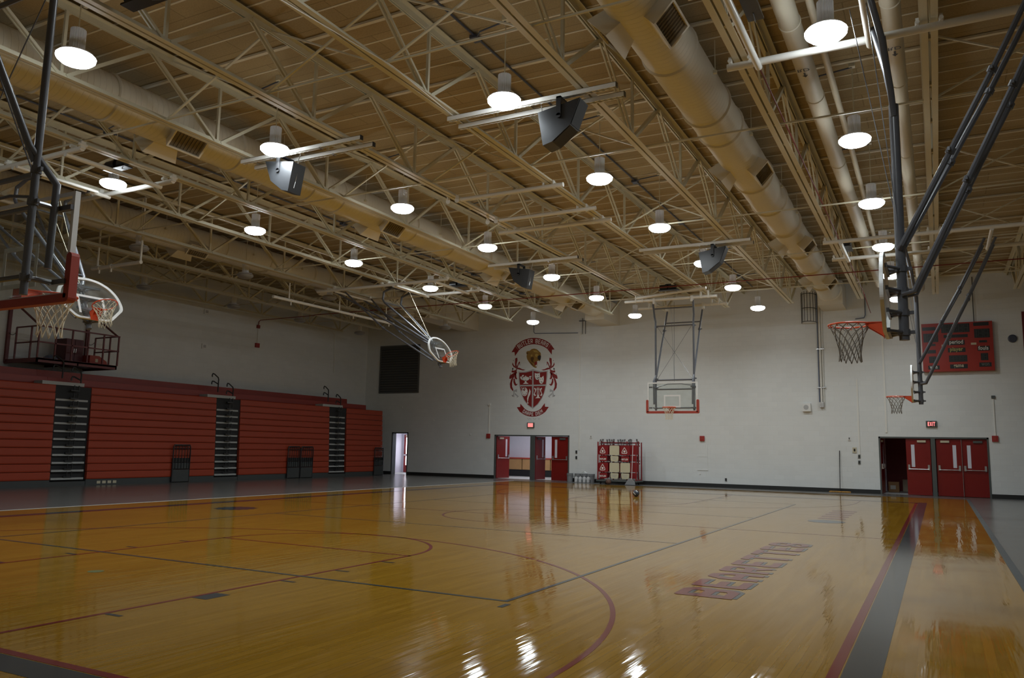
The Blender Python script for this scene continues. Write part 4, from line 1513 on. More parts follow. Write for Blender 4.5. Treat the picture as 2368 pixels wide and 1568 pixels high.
# ------------------------------------------------------------------ camera platform on the left wall
PX0, PX1, PY0, PY1, PZ = XL, -17.55, 12.0, 14.9, 4.15
t = thing('camera_platform', 'dark red steel platform with open railings fixed high on the wall above the bleachers', 'platform', (-18.4, 13.4, PZ))
d = MB()
d.box(PX0, PX1, PY0, PY1, PZ - 0.06, PZ)
d.build('deck_plate', M['maroon'], t)
d = MB()
d.box(PX1 - 0.05, PX1, PY0, PY1, PZ - 0.14, PZ + 0.01)
for y in (PY0, PY1 - 0.05, 13.4):
    d.box(PX0, PX1, y, y + 0.05, PZ - 0.14, PZ - 0.06)
d.build('edge_beam', M['maroon'], t)
for y in [12.0 + 0.58 * i for i in range(6)]:
    MB().bar((PX1 - 0.03, y + 0.02, PZ), (PX1 - 0.03, y + 0.02, PZ + 1.06), 0.045).build('rail_post', M['maroon'], t)
for y in (PY0 + 0.02, PY1 - 0.02):
    for x in (PX0 + 0.55, PX1 - 0.45):
        MB().bar((x, y, PZ), (x, y, PZ + 1.06), 0.045).build('rail_post', M['maroon'], t)
for z in (0.53, 1.06):
    MB().bar((PX1 - 0.03, PY0, PZ + z), (PX1 - 0.03, PY1 + 0.05, PZ + z), 0.045).build('rail', M['maroon'], t)
    for y in (PY0 + 0.02, PY1 - 0.02):
        MB().bar((PX0 + 0.55, y, PZ + z), (PX1, y, PZ + z), 0.045).build('rail', M['maroon'], t)
for y in (PY0 + 0.03, PY1 - 0.03):
    MB().bar((PX0 + 0.06, y, PZ - 0.1), (PX0 + 0.06, y, PZ + 2.1), 0.10).build('wall_column', M['maroon'], t)
    MB().bar((PX1 - 0.04, y, PZ + 1.06), (PX0 + 0.08, y, PZ + 2.05), 0.05).build('tie_rod', M['maroon'], t)
    pts = [(PX0 + 0.08 + 0.46 * k / 8, y, PZ + 0.92 - 0.10 * math.sin(PI * k / 8)) for k in range(9)]
    MB().tube(pts, 0.010, 5).build('chain', M['black'], t)
t = thing('steel_cabinet', 'maroon two-door cabinet standing on the wall platform', 'cabinet', (-18.6, 13.75, PZ))
MB().box(-18.95, -18.35, 13.45, 14.1, PZ, PZ + 0.86).build('body', M['maroon2'], t)
for y in (13.46, 13.785):
    dr = MB().box(-18.35, -18.33, y, y + 0.305, PZ + 0.03, PZ + 0.83).build('door', M['maroon2'], t)
    MB().box(-18.33, -18.305, (13.73 if y < 13.5 else 13.80), (13.75 if y < 13.5 else 13.82), PZ + 0.38, PZ + 0.52).build('handle', M['chrome'], dr)
t = thing('padded_block', 'dark orange padded block with sloping end on the wall platform', 'block', (-18.2, 14.45, PZ))
MB().prism([(-18.5, 14.15, PZ), (-18.5, 14.15, PZ + 0.33), (-18.5, 14.5, PZ + 0.33), (-18.5, 14.8, PZ + 0.16), (-18.5, 14.86, PZ)], (0.5, 0, 0)).build('cover', M['pad'], t)
MB().box(-18.0, -17.995, 14.36, 14.46, PZ + 0.10, PZ + 0.22).build('mark', M['beige'], t)
tag(MB().lathe([(0.28, 0), (0.25, 0.10), (0.16, 0.20), (0.05, 0.25)], (-18.6, 13.1, PZ), 9).build('cloth_bundle', M['bluepipe']), 'pale grey crumpled bundle on the wall platform beside the cabinet', 'bundle')

# ------------------------------------------------------------------ far wall fittings
YW = Y1


def wbox(mb, x0, x1, z0, z1, d0, d1=0.0):
    """box standing d0 out from the far wall"""
    return mb.box(x0, x1, YW - d0, YW - d1, z0, z1)


t = thing('wall_louver', 'large dark square louver high on the far wall near the corner', 'louver', (-17.16, YW, 5.6))
f = MB()
f.ring([(-18.46, YW - 0.06, 4.31), (-15.85, YW - 0.06, 4.31), (-15.85, YW - 0.06, 6.90), (-18.46, YW - 0.06, 6.90)], [(-18.38, YW - 0.06, 4.39), (-15.93, YW - 0.06, 4.39), (-15.93, YW - 0.06, 6.82), (-18.38, YW - 0.06, 6.82)], (0, 0.06, 0))
f.build('frame', M['louver'], t)
f = MB()
for i in range(18):
    z = 4.42 + i * 0.134
    f.add([(-18.38, YW - 0.06, z), (-15.93, YW - 0.06, z), (-15.93, YW - 0.01, z + 0.10), (-18.38, YW - 0.01, z + 0.10), (-18.38, YW - 0.06, z + 0.012), (-15.93, YW - 0.06, z + 0.012), (-15.93, YW - 0.01, z + 0.112), (-18.38, YW - 0.01, z + 0.112)],
          [(0, 1, 2, 3), (7, 6, 5, 4), (0, 4, 5, 1), (1, 5, 6, 2), (2, 6, 7, 3), (3, 7, 4, 0)])
f.build('blades', M['louver'], t)
MB().box(-18.40, -15.9, YW - 0.006, YW, 4.36, 6.86).build('backing', M['black'], t)


def exit_sign(x, z, lit_all, label):
    t = thing('exit_sign', label, 'exit sign', (x, YW, z))
    MB().box(x - 0.19, x + 0.19, YW - 0.07, YW, z - 0.12, z + 0.12).build('housing', M['gsteel'], t)
    MB().box(x - 0.14, x + 0.14, YW - 0.073, YW - 0.070, z - 0.095, z + 0.095).build('face', M['exitpink'] if lit_all else M['panel_black'], t)
    mb = MB()
    word(mb, 'EXIT', 0.16, lambda a, b: (x + a, YW - 0.0745, z - 0.08 + b), width=0.255, block=0.24)
    tag(mb.build('lettering', M['exitred'], t), 'glowing red letters')


exit_sign(-9.16, 2.63, True, 'glowing red exit sign between the painted crest and the open doors')
exit_sign(8.16, 2.74, False, 'glowing red exit sign with dark face above the doors near the scoreboard')


def door_set(name, d, frame_m, mull=None):
    t = bpy.data.objects.new(name, None)
    C.objects.link(t)
    t.location = ((d[0] + d[1]) / 2, YW, 0)
    t['kind'] = 'structure'
    x0, x1, z1 = d
    f = MB()
    e = 0.012
    f.box(x0, x0 + 0.06, YW - 0.015, YW + 0.30, 0, z1)
    f.box(x1 - 0.06, x1, YW - 0.015, YW + 0.30, 0, z1)
    f.box(x0, x1, YW - 0.015, YW + 0.30, z1 - 0.06, z1)
    f.build('door_frame', frame_m, t)
    if mull:
        MB().box(mull[0], mull[1], YW - 0.02, YW + 0.18, 0, z1 - 0.06).build('mullion', frame_m, t)
    return t


def leaf(t, hx, wd, ang, sgn, ztop, slot=True, bar_=True, plate=True, closer='light', slot_m=None):
    """door leaf hinged at hx; sgn +1 extends towards +x; ang = opening away from the hall (radians)"""
    yy = YW + 0.06
    D = Vector((sgn * math.cos(ang), math.sin(ang), 0))
    Nn = Vector((sgn * math.sin(ang), -math.cos(ang), 0))
    if Nn.y > 0:
        Nn = -Nn
    if ang > 1.2:
        Nn = Vector((sgn * math.sin(ang), -math.cos(ang), 0))
    o = Vector((hx, yy, 0))
    P = lambda u, n, z: o + D * u + Nn * n + Vector((0, 0, z))
    g = MB()
    g.prism([P(0.01, 0, 0.015), P(wd - 0.005, 0, 0.015), P(wd - 0.005, 0, ztop), P(0.01, 0, ztop)], -Nn * 0.045)
    lf = g.build('door_leaf', M['doorred'], t)
    if slot:
        a, b = wd - 0.30, wd - 0.18
        s = MB().prism([P(a, 0.004, 1.08), P(b, 0.004, 1.08), P(b, 0.004, 1.94), P(a, 0.004, 1.94)], -Nn * 0.052)
        tag(s.build('vision_panel', slot_m or M['corridor'], lf), 'narrow pale glass slot')
    b = MB()
    b.tube([P(0.08, 0.06, 1.00), P(wd - 0.08, 0.06, 1.00)], 0.016, 8)
    for u in (0.09, wd - 0.09):
        b.prism([P(u - 0.035, 0, 0.97), P(u + 0.035, 0, 0.97), P(u + 0.035, 0, 1.17), P(u - 0.035, 0, 1.17)], Nn * 0.045)
    b.build('push_bar', M['chrome'], lf)
    if closer:
        c = MB().prism([P(0.16, 0, ztop - 0.14), P(0.46, 0, ztop - 0.14), P(0.46, 0, ztop - 0.06), P(0.16, 0, ztop - 0.06)], Nn * 0.05)
        c.build('door_closer', M['beige'] if closer == 'light' else M['gsteel'], lf)
    return lf


d1 = door_set('door_1', D1, M['gsteel'])
d2 = door_set('door_2', D2, M['gsteel'], (-9.18, -8.95))
leaf(d2, -11.08, 0.95, math.radians(76), 1, 2.08)
leaf(d2, -8.93, 0.92, math.radians(84), 1, 2.08, closer='dark')
leaf(d2, -7.17, 0.90, 0.0, -1, 2.08, closer='dark')
d3 = door_set('door_3', D3, M['gsteel'], (8.10, 8.25))
leaf(d3, 6.34, 0.88, math.radians(86), 1, 2.17)
leaf(d3, 8.09, 0.86, 0.0, -1, 2.17)
leaf(d3, 8.27, 0.86, 0.0, 1, 2.17)
leaf(d3, 9.98, 0.85, 0.0, -1, 2.17, closer='dark')
tag(MB().box(9.125, 9.135, YW + 0.01, YW + 0.055, 0.02, 2.16).build('meeting_strip', M['chrome'], d3), 'bright strip between the closed leaves')

# rooms beyond the doors
def room(x0, x1, y1, h, wall_m, floor_m, nm):
    y0 = YW + 0.3
    mb = MB()
    mb.box(x0 - 0.1, x1 + 0.1, y1, y1 + 0.1, 0, h)
    mb.box(x0 - 0.1, x0, y0, y1, 0, h)
    mb.box(x1, x1 + 0.1, y0, y1, 0, h)
    mb.box(x0 - 0.1, x1 + 0.1, y0, y1 + 0.1, h, h + 0.1)
    struct(mb.build('wall_' + nm, wall_m))
    struct(MB().box(x0 - 0.1, x1 + 0.1, y0, y1 + 0.1, -0.2, 0.003).build('floor_' + nm, floor_m))


room(-14.6, -6.6, 35.6, 2.7, M['corridor'], M['step'], 'lobby')
tag(MB().box(-11.6, -8.8, YW + 1.6, YW + 1.8, 2.66, 2.70).build('added_light', M['tube']), 'unseen light added to brighten the lobby behind the crest doors', 'lamp')  # added out of view to brighten the lobby
dd = thing('lobby_bench', 'tan wooden bench case along the lobby wall seen through the crest doors', 'bench', (-11, 35.3, 0))
for a, b in ((-14.4, -13.32), (-13.27, -11.6), (-11.55, -9.9), (-9.85, -8.2), (-8.15, -6.7)):
    MB().box(a, b, 35.2, 35.58, 0.36, 0.93).build('front_panel', M['tanwood'], dd)
MB().box(-14.5, -6.65, 35.25, 35.58, 0.02, 0.36).build('plinth', M['black'], dd)
MB().box(-14.5, -6.65, 35.16, 35.59, 0.93, 1.00).build('bench_edge', M['pad'], dd)

room(-18.9, -15.6, 34.4, 2.6, M['corridor'], M['step'], 'vestibule')
ex = bpy.data.objects.new('door_4', None)
C.objects.link(ex)
ex.location = (-17.6, 34.3, 0)
ex['kind'] = 'structure'
MB().box(-18.75, -17.75, 34.30, 34.36, 0.02, 2.15).build('door_leaf', M['doorred'], ex)
tag(MB().box(-18.60, -18.02, 34.28, 34.30, 1.05, 1.98).build('upper_pane', M['day'], ex), 'bright daylight pane')
tag(MB().box(-18.60, -18.02, 34.28, 34.30, 0.42, 0.93).build('lower_pane', M['day'], ex), 'bright daylight pane')
MB().box(-18.70, -17.82, 34.22, 34.26, 0.96, 1.02).build('push_bar', M['chrome'], ex)
MB().box(-18.6, -18.2, 34.22, 34.30, 2.03, 2.12).build('door_closer', M['beige'], ex)
tag(MB().box(-17.9, -16.4, YW + 1.4, YW + 1.6, 2.56, 2.60).build('added_light', M['tube']), 'unseen light added to brighten the vestibule behind the narrow doorway', 'lamp')  # added out of view as fill for the vestibule

room(5.6, 10.6, 35.0, 2.6, M['mural_red'], M['step'], 'store')
tag(MB().box(6.4, 7.8, YW + 0.9, YW + 1.05, 2.56, 2.60).build('added_light', M['exitpink']), 'dim red unseen light added to the store room behind the doors under the scoreboard', 'lamp')  # added glow out of view, borrowing the exit sign's red
struct(MB().box(6.02, 6.36, 34.2, 34.5, 0, 2.6).build('wall_pier', M['corridor']))
bx = thing('cardboard_box', 'tan cardboard box with white label on the store room floor behind the doors', 'box', (6.65, 33.6, 0))
MB().box(6.45, 6.85, 33.5, 33.85, 0.003, 0.42).build('carton', M['tanwood'], bx)
MB().box(6.52, 6.72, 33.495, 33.5, 0.12, 0.28).build('label', M['lettering'], bx)
tag(MB().box(6.95, 7.6, 34.5, 34.9, 0.003, 0.5).build('white_crate', M['beige']), 'pale crate behind the cardboard box in the store room', 'crate')

# fire alarms with surface conduits
for x, z, zc1, lab in ((-11.53, 2.08, 3.60, 'red fire alarm box beside the doors under the crest, below a white conduit'),
                       (-0.76, 2.08, None, 'red fire alarm box alone on the white wall above the flush panel'),
                       (10.24, 2.20, 3.70, 'red fire alarm box beside the doors under the scoreboard, below a white conduit')):
    t = thing('fire_alarm', lab, 'fire alarm', (x, YW, z), 'red fire alarm boxes')
    MB().box(x - 0.10, x + 0.10, YW - 0.06, YW, z - 0.11, z + 0.11).build('housing', M['alarm'], t)
    MB().box(x - 0.045, x + 0.045, YW - 0.075, YW - 0.06, z - 0.06, z + 0.06).build('strobe', M['pad'], t)
    if zc1:
        MB().box(x + 0.0, x + 0.035, YW - 0.03, YW, z + 0.11, zc1).build('conduit', M['white'], t)
        MB().box(x - 0.04, x + 0.075, YW - 0.06, YW, zc1, zc1 + 0.11).build('junction_box', M['white'] if x < 0 else M['gsteel'], t)

# small wall fittings
t = thing('wall_speaker', 'small white square wall speaker with round grille beside the slim wall pipes', 'speaker', (3.62, YW, 3.40))
MB().box(3.46, 3.78, YW - 0.12, YW, 3.24, 3.57).build('housing', M['boardframe'], t)
MB().lathe([(0.10, YW - 0.126), (0.10, YW - 0.12)], (3.60, 0, 3.41), 20, 'y').build('grille', M['mural_grey'], t)
t = thing('flush_panel', 'flush white access panel low on the far wall', 'panel', (-0.76, YW, 1.26))
p = MB()
wbox(p, -0.99, -0.53, 0.72, 1.27, 0.012)
wbox(p, -0.99, -0.53, 1.285, 1.83, 0.012)
p.build('door', M['wall_x'], t)
wbox(MB(), -1.0, -0.52, 0.70, 0.72, 0.02).build('ledge', M['boardframe'], t)
wbox(MB(), -0.90, -0.84, 0.53, 0.58, 0.02).build('tag', M['boardframe'], t)
for x, z, wd, h, m, lab in ((0.24, 0.34, 0.075, 0.12, 'charcoal', 'dark wall outlet low on the far wall between the flush panel and the mop'),
                            (5.20, 2.15, 0.10, 0.16, 'boardframe', 'pale small thermostat on the wall above the beige box and the mop'),
                            (5.38, 1.69, 0.15, 0.21, 'beige', 'beige wall box above the two grey switches'),
                            (5.545, 1.44, 0.085, 0.14, 'gsteel', 'upper grey switch directly under the tall white conduit, below the beige box'),
                            (5.54, 1.21, 0.085, 0.14, 'gsteel', 'lower of two grey switches below the beige wall box'),
                            (-6.74, 1.38, 0.08, 0.14, 'charcoal', 'upper of two dark switches between the crest doors and the cart'),
                            (-6.74, 1.12, 0.08, 0.14, 'charcoal', 'lower of two dark switches between the crest doors and the cart'),
                            (-6.0, 2.10, 0.08, 0.15, 'boardframe', 'small white sensor on the wall above the buckets beside the chair cart')):
    t = thing('wall_plate', lab, 'wall plate', (x, YW, z), 'small wall plates')
    MB().box(x - wd / 2, x + wd / 2, YW - 0.03, YW, z - h / 2, z + h / 2).build('cover', M[m], t)
    MB().box(x - wd / 5, x + wd / 5, YW - 0.034, YW - 0.03, z - h / 4, z + h / 4).build('insert', M['gsteel'] if m == 'boardframe' else M['black'], t)
tag(wbox(MB(), 5.545, 5.585, 1.52, 4.55, 0.025).build('surface_conduit', M['white']), 'tall white surface conduit running down to the two grey switches', 'conduit')
tag(wbox(MB(), -6.62, -6.585, 1.48, 7.02, 0.022).build('surface_conduit', M['white']), 'tall white surface conduit between the crest doors and the chair cart', 'conduit')
tag(wbox(MB(), 6.54, 6.60, 2.4, 6.3, 0.03).build('surface_conduit', M['white']), 'tall white surface conduit behind the far side basket', 'conduit')
tag(MB().tube([(-9.08, YW - 0.02, 7.75), (-9.08, YW - 0.02, 7.22), (-9.02, YW - 0.02, 7.15), (-8.95, YW - 0.02, 7.14), (-6.66, YW - 0.02, 7.05)], 0.018, 6).build('wall_conduit', M['bluepipe']), 'slate conduit bending along the wall above the crest', 'conduit')
tag(wbox(MB(), -6.68, -6.54, 6.96, 7.12, 0.07).build('conduit_box', M['boardframe']), 'small white box where the conduit above the crest ends', 'box')
tag(MB().tube([(5.99, YW - 0.05, 8.0), (5.98, YW - 0.05, 7.14), (5.93, YW - 0.05, 7.03), (5.60, YW - 0.05, 7.0)], 0.02, 6).build('wall_conduit', M['bluepipe']), 'slate conduit bending on the wall between the duct end and the scoreboard', 'conduit')
t = thing('pipe_cluster', 'pair of slim blue and white vertical pipes on the wall under the big duct', 'pipe', (4.2, YW, 5.5))
MB().tube([(4.13, YW - 0.06, 3.62), (4.13, YW - 0.06, 8.2)], 0.022, 8).build('pipe', M['bluepipe'], t)
MB().tube([(4.21, YW - 0.06, 3.45), (4.21, YW - 0.06, 8.2)], 0.035, 8).build('pipe', M['white'], t)
MB().tube([(4.30, YW - 0.06, 3.62), (4.30, YW - 0.06, 8.2)], 0.018, 8).build('pipe', M['white'], t)
c = MB()
for z in (4.2, 5.8):
    c.box(4.06, 4.37, YW - 0.09, YW, z, z + 0.04)
c.build('bracket', M['chrome'], t)
MB().box(4.14, 4.29, YW - 0.12, YW, 3.40, 3.62).build('valve', M['chrome'], t)
t = thing('ladder_cage', 'caged black steel bars high on the wall beside the big duct end', 'cage', (3.85, YW, 7.5))
for i in range(9):
    a = PI * i / 8
    x, y = 3.83 - 0.30 * math.cos(a), YW - 0.06 - 0.55 * math.sin(a)
    MB().tube([(x, y, 6.92), (x, y, 8.2)], 0.012, 6).build('bar', M['rail'], t)
for z in (6.93, 7.5, 8.1):
    MB().tube([(3.83 - 0.30 * math.cos(PI * i / 16), YW - 0.06 - 0.55 * math.sin(PI * i / 16), z) for i in range(17)], 0.014, 6).build('hoop', M['rail'], t)
tag(MB().lathe([(0.11, YW - 0.07), (0.15, YW - 0.05), (0.15, YW)], (11.0, 0, 5.94), 20, 'y').build('round_camera', M['conduit']), 'small dark round fitting between the scoreboard and the maroon banner', 'fitting')
tag(wbox(MB(), 11.34, 12.6, 5.05, 6.95, 0.02).build('wall_banner', M['maroon']), 'dark maroon banner beyond the scoreboard, cut by the picture edge', 'banner')
t = thing('wall_bracket', 'small grey strut bracket on the wall between the crest and the far basket', 'bracket', (-6.38, YW, 7.3))
for x in (-6.46, -6.31):
    MB().tube([(x, YW - 0.05, 6.98), (x, YW - 0.05, 7.75)], 0.014, 6).build('rod', M['steel'], t)
MB().box(-6.62, -6.24, YW - 0.10, YW, 7.60, 7.64).build('arm', M['steel'], t)
for (x, z) in ((-18.75, 4.6), (-16.9, 3.55), (-14.85, 2.85), (-12.6, 2.15)):
    tag(MB().lathe([(0.035, YW - 0.03), (0.05, YW - 0.02), (0.05, YW)], (x, 0, z), 12, 'y').build('wall_stud', M['boardframe']), 'small round wall anchor, %s' % {-18.75: 'between the corner and the louver', -16.9: 'below the louver', -14.85: 'between the narrow doorway and the crest doors', -12.6: 'lowest one, beside the fire alarm'}[x], 'anchor', 'round wall anchors')

# ------------------------------------------------------------------ scoreboard
t = thing('scoreboard', 'red scoreboard with black panels and unlit digits high on the far wall', 'scoreboard', (9.18, YW, 5.7))
SX0, SX1, SZ0, SZ1 = 7.98, 10.37, 4.75, 6.63
MB().box(SX0, SX1, YW - 0.20, YW, SZ0, SZ1).build('cabinet', M['score'], t)
A = lambda u, v: (SX0 + (u - 300) / 1650 * (SX1 - SX0), SZ1 - (v - 270) / 1110 * (SZ1 - SZ0))   # from an enlarged view of the board


def spanel(u0, v0, u1, v1):
    x0, z1 = A(u0, v0)
    x1, z0 = A(u1, v1)
    return MB().box(x0, x1, YW - 0.206, YW - 0.20, z0, z1).build('dark_panel', M['panel_black'], t)


def digits(u0, v0, u1, v1, pat, parent):
    x0, z1 = A(u0, v0)
    x1, z0 = A(u1, v1)
    n = sum(0.45 if c in ':1' else 1 for c in pat)
    wd = (x1 - x0) / n
    mb = MB()
    x = x0
    y0_, y1_ = YW - 0.209, YW - 0.206
    for c in pat:
        k = 0.45 if c in ':1' else 1
        a, b = x + wd * k * 0.15, x + wd * k * 0.85
        e = wd * 0.07
        h = z1 - z0
        if c == '8':
            dots = []
            for i in range(5):
                for zz in (0, 0.5, 1):
                    dots.append((a + (b - a) * i / 4, z0 + h * zz))
            for i in range(9):
                for xx in (a, b):
                    dots.append((xx, z0 + h * i / 8))
        elif c == ':':
            dots = [((a + b) / 2, z0 + h * 0.3), ((a + b) / 2, z0 + h * 0.7)]
        else:
            dots = [((a + b) / 2, z0 + h * i / 8) for i in range(9)]
        for (px, pz) in dots:
            mb.box(px - e * 0.6, px + e * 0.6, y0_, y1_, pz - e * 0.6, pz + e * 0.6)
        x += wd * k
    mb.build('digit_dots', M['digit'], parent)


def sword(u, v, txt, size, parent, m, wd):
    x, z = A(u, v)
    mb = MB()
    word(mb, txt, size, lambda a, b: (x + a, YW - 0.2075, z + b), width=wd, bold=0.03, gap=1.05)
    mb.build('lettering', m, parent)


spanel(320, 350, 640, 430)
p = spanel(340, 500, 690, 700)
digits(360, 520, 660, 680, '188', p)
p = spanel(770, 300, 1430, 500)
digits(790, 320, 1410, 480, '188:88', p)
spanel(1520, 290, 1870, 370)
spanel(820, 545, 1380, 615)
p = spanel(1530, 440, 1880, 640)
digits(1550, 460, 1860, 620, '188', p)
p = spanel(905, 680, 1300, 785)
sword(1105, 755, 'period', 0.145, p, M['lettering'], 0.46)
p = spanel(905, 850, 1310, 950)
sword(1100, 920, 'player', 0.145, p, M['gold_letter'], 0.44)
spanel(500, 740, 620, 790)
spanel(390, 880, 620, 960)
spanel(1630, 700, 1810, 750)
p = spanel(1590, 830, 1860, 935)
sword(1720, 915, 'fouls', 0.145, p, M['lettering'], 0.33)
p = spanel(920, 1020, 1340, 1170)
digits(945, 1040, 1320, 1150, '88888', p)
p = spanel(1650, 990, 1815, 1150)
digits(1670, 1010, 1795, 1130, '18', p)
p = spanel(450, 1030, 620, 1180)
digits(470, 1050, 600, 1160, '18', p)
p = spanel(420, 1240, 690, 1330)
sword(550, 1310, 'won', 0.14, p, M['lettering'], 0.26)
p = spanel(935, 1225, 1340, 1320)
sword(1135, 1290, 'game', 0.14, p, M['beige'], 0.34)
p = spanel(1605, 1200, 1880, 1295)
sword(1745, 1270, 'won', 0.14, p, M['digit'], 0.26)
x, z = A(1505, 770)
MB().box(x - 0.09, x + 0.09, YW - 0.206, YW - 0.20, z - 0.04, z + 0.04).build('sticker', M['beige'], t)
x, z = A(785, 790)
MB().box(x - 0.035, x + 0.035, YW - 0.206, YW - 0.20, z - 0.04, z + 0.04).build('sticker', M['beige'], t)
MB().tube([(9.78, YW - 0.1, SZ1), (9.78, YW - 0.1, 7.2), (9.80, YW - 0.06, 8.4)], 0.016, 6).build('power_cable', M['rail'], t)

# ------------------------------------------------------------------ painted crest on the far wall
t = thing('wall_crest', 'large painted school crest with bear head and red shield on the far wall', 'mural', (-9.1, YW, 5.0))


def K(u, v, lay=1):
    p = W(1160 + u / 7.467, 770 + v / 7.467)
    return Vector((p.x, YW - 0.002 * lay, p.z))


def paint(name, polys, m, lay, label=None, parent=None):
    mb = MB()
    for pl in polys:
        mb.prism([K(u, v, lay) for u, v in pl], (0, 0.0015, 0))
    o = mb.build(name, m, parent or t)
    if label:
        o['label'] = label
    return o


def circ(a, b, c):
    (x1, y1), (x2, y2), (x3, y3) = a, b, c
    d = 2 * (x1 * (y2 - y3) + x2 * (y3 - y1) + x3 * (y1 - y2))
    ux = ((x1 * x1 + y1 * y1) * (y2 - y3) + (x2 * x2 + y2 * y2) * (y3 - y1) + (x3 * x3 + y3 * y3) * (y1 - y2)) / d
    uy = ((x1 * x1 + y1 * y1) * (x3 - x2) + (x2 * x2 + y2 * y2) * (x1 - x3) + (x3 * x3 + y3 * y3) * (x2 - x1)) / d
    return ux, uy, math.hypot(x1 - ux, y1 - uy)


def arc_pts(c, a0, a1, n=16):
    return [(c[0] + c[2] * math.cos(a0 + (a1 - a0) * i / n), c[1] + c[2] * math.sin(a0 + (a1 - a0) * i / n)) for i in range(n + 1)]


def band(name, o3, i3, m, lay, pad):
    co, ci = circ(*o3), circ(*i3)
    ang = lambda c, p: math.atan2(p[1] - c[1], p[0] - c[0])
    po = arc_pts(co, ang(co, o3[0]), ang(co, o3[2]))
    pi_ = arc_pts(ci, ang(ci, i3[0]), ang(ci, i3[2]))
    mb = MB()
    n = len(po)
    vs = [K(*p, lay) for p in po] + [K(*p, lay) for p in pi_]
    mb.add(vs, [(i, i + 1, n + i + 1, n + i) for i in range(n - 1)])
    return mb, po, pi_


def band_word(s, po, pi_, lay, f0=0.04, f1=0.96, h0=0.16, h1=0.84):
    """lettering that follows a band between two polylines (po = upper edge, pi_ = lower edge)"""
    v, f = block_text(s, 1.0, 0.16, 0.22, 3)
    xs = [p[0] for p in v]
    ys = [p[1] for p in v]
    x0, x1 = min(xs), max(xs)

    def at(pl, u):
        i = min(int(u * (len(pl) - 1)), len(pl) - 2)
        k = u * (len(pl) - 1) - i
        return (pl[i][0] * (1 - k) + pl[i + 1][0] * k, pl[i][1] * (1 - k) + pl[i + 1][1] * k)
    mb = MB()
    out = []
    for i, p in enumerate(v):
        u = f0 + (f1 - f0) * (p[0] - x0) / (x1 - x0)
        h = h0 + (h1 - h0) * min(1, max(0, p[1]))
        a, b = at(po, u), at(pi_, u)
        out.append(K(b[0] * (1 - h) + a[0] * h, b[1] * (1 - h) + a[1] * h, lay + 0.05 * ((i // 8) % 13)))
    mb.add(out, f)
    return mb


mb, po, pi_ = band('b', ((235, 225), (548, 85), (850, 190)), ((297, 302), (545, 196), (793, 280)), None, 2, 0)
bn = mb.build('upper_banner', M['mural_red'], t)
paint('banner_tail', [[(235, 232), (297, 304), (232, 400), (222, 330), (170, 335)]], M['mural_red'], 1, parent=bn)
paint('banner_tail', [[(850, 195), (793, 282), (865, 375), (870, 290), (915, 285)]], M['mural_red'], 1, parent=bn)
tag(band_word('BUTLER BEARS', po, pi_, 3).build('lettering', M['mural_white'], bn), 'white arched lettering')
mb, po, pi_ = band('b', ((377, 1284), (540, 1360), (700, 1280)), ((325, 1366), (540, 1446), (750, 1366)), None, 2, 0)
bn = mb.build('lower_banner', M['mural_red'], t)
paint('banner_tail', [[(262, 1283), (320, 1278), (325, 1222), (385, 1290), (332, 1368), (315, 1366)]], M['mural_red'], 1, parent=bn)
paint('banner_tail', [[(815, 1278), (750, 1273), (745, 1212), (690, 1284), (745, 1368), (755, 1364)]], M['mural_red'], 1, parent=bn)
tag(band_word('CARPE DIEM', po, pi_, 3, 0.07, 0.93).build('lettering', M['mural_white'], bn), 'white curved lettering')
head = [(425, 350), (430, 325), (455, 310), (480, 312), (520, 278), (560, 270), (605, 280), (640, 310), (675, 345), (680, 400), (672, 450), (660, 490), (640, 478), (615, 500), (612, 560), (605, 600), (580, 603), (545, 585), (500, 540), (470, 500), (440, 450), (430, 400), (437, 375)]
bh = paint('bear_head', [head], M['mural_brown'], 1, 'brown roaring bear head')
paint('head_shading', [[(505, 425), (545, 410), (560, 440), (545, 480), (560, 520), (520, 500), (500, 460)], [(432, 345), (450, 335), (462, 350), (448, 365)], [(470, 480), (520, 520), (560, 575), (520, 550)]], M['mural_dkbrown'], 2, parent=bh)
paint('head_highlights', [[(500, 390), (520, 370), (535, 390), (515, 412)], [(575, 375), (605, 355), (635, 375), (610, 420), (585, 410)], [(540, 300), (600, 300), (640, 340), (560, 330)]], M['mural_gold'], 2, parent=bh)
paint('muzzle', [[(625, 400), (665, 380), (682, 410), (672, 465), (648, 470), (622, 445)]], M['mural_black'], 3, parent=bh)
paint('mouth', [[(568, 505), (612, 490), (612, 555), (602, 585), (582, 570), (565, 540)]], M['mural_red'], 3, parent=bh)
paint('teeth', [[(585, 560), (608, 545), (606, 580), (588, 578)], [(612, 488), (640, 480), (632, 500), (615, 505)]], M['mural_white'], 4, parent=bh)
sh_o = [(290, 668), (345, 672), (420, 665), (490, 645), (542, 622), (600, 645), (670, 660), (735, 660), (798, 650), (792, 760), (775, 900), (745, 1020), (700, 1130), (630, 1235), (538, 1312), (455, 1255), (385, 1165), (335, 1050), (305, 920), (293, 780)]
shd = paint('shield', [sh_o], M['mural_grey'], 1, 'red quartered shield with silver edge')
paint('shield_quarters', [[(305, 688), (420, 684), (530, 655), (527, 893), (318, 898), (308, 790)], [(552, 655), (660, 682), (778, 668), (774, 780), (764, 888), (552, 893)],
                          [(320, 925), (526, 919), (520, 1286), (455, 1238), (392, 1150), (348, 1050)], [(552, 918), (758, 915), (732, 1030), (690, 1125), (622, 1226), (546, 1290)]], M['mural_red'], 2, parent=shd)
el = lambda cx, cy_, rx, ry, n=18, a0=0.0, a1=2 * PI: [(cx + rx * math.cos(a0 + (a1 - a0) * i / n), cy_ + ry * math.sin(a0 + (a1 - a0) * i / n)) for i in range(n if a1 - a0 > 6 else n + 1)]
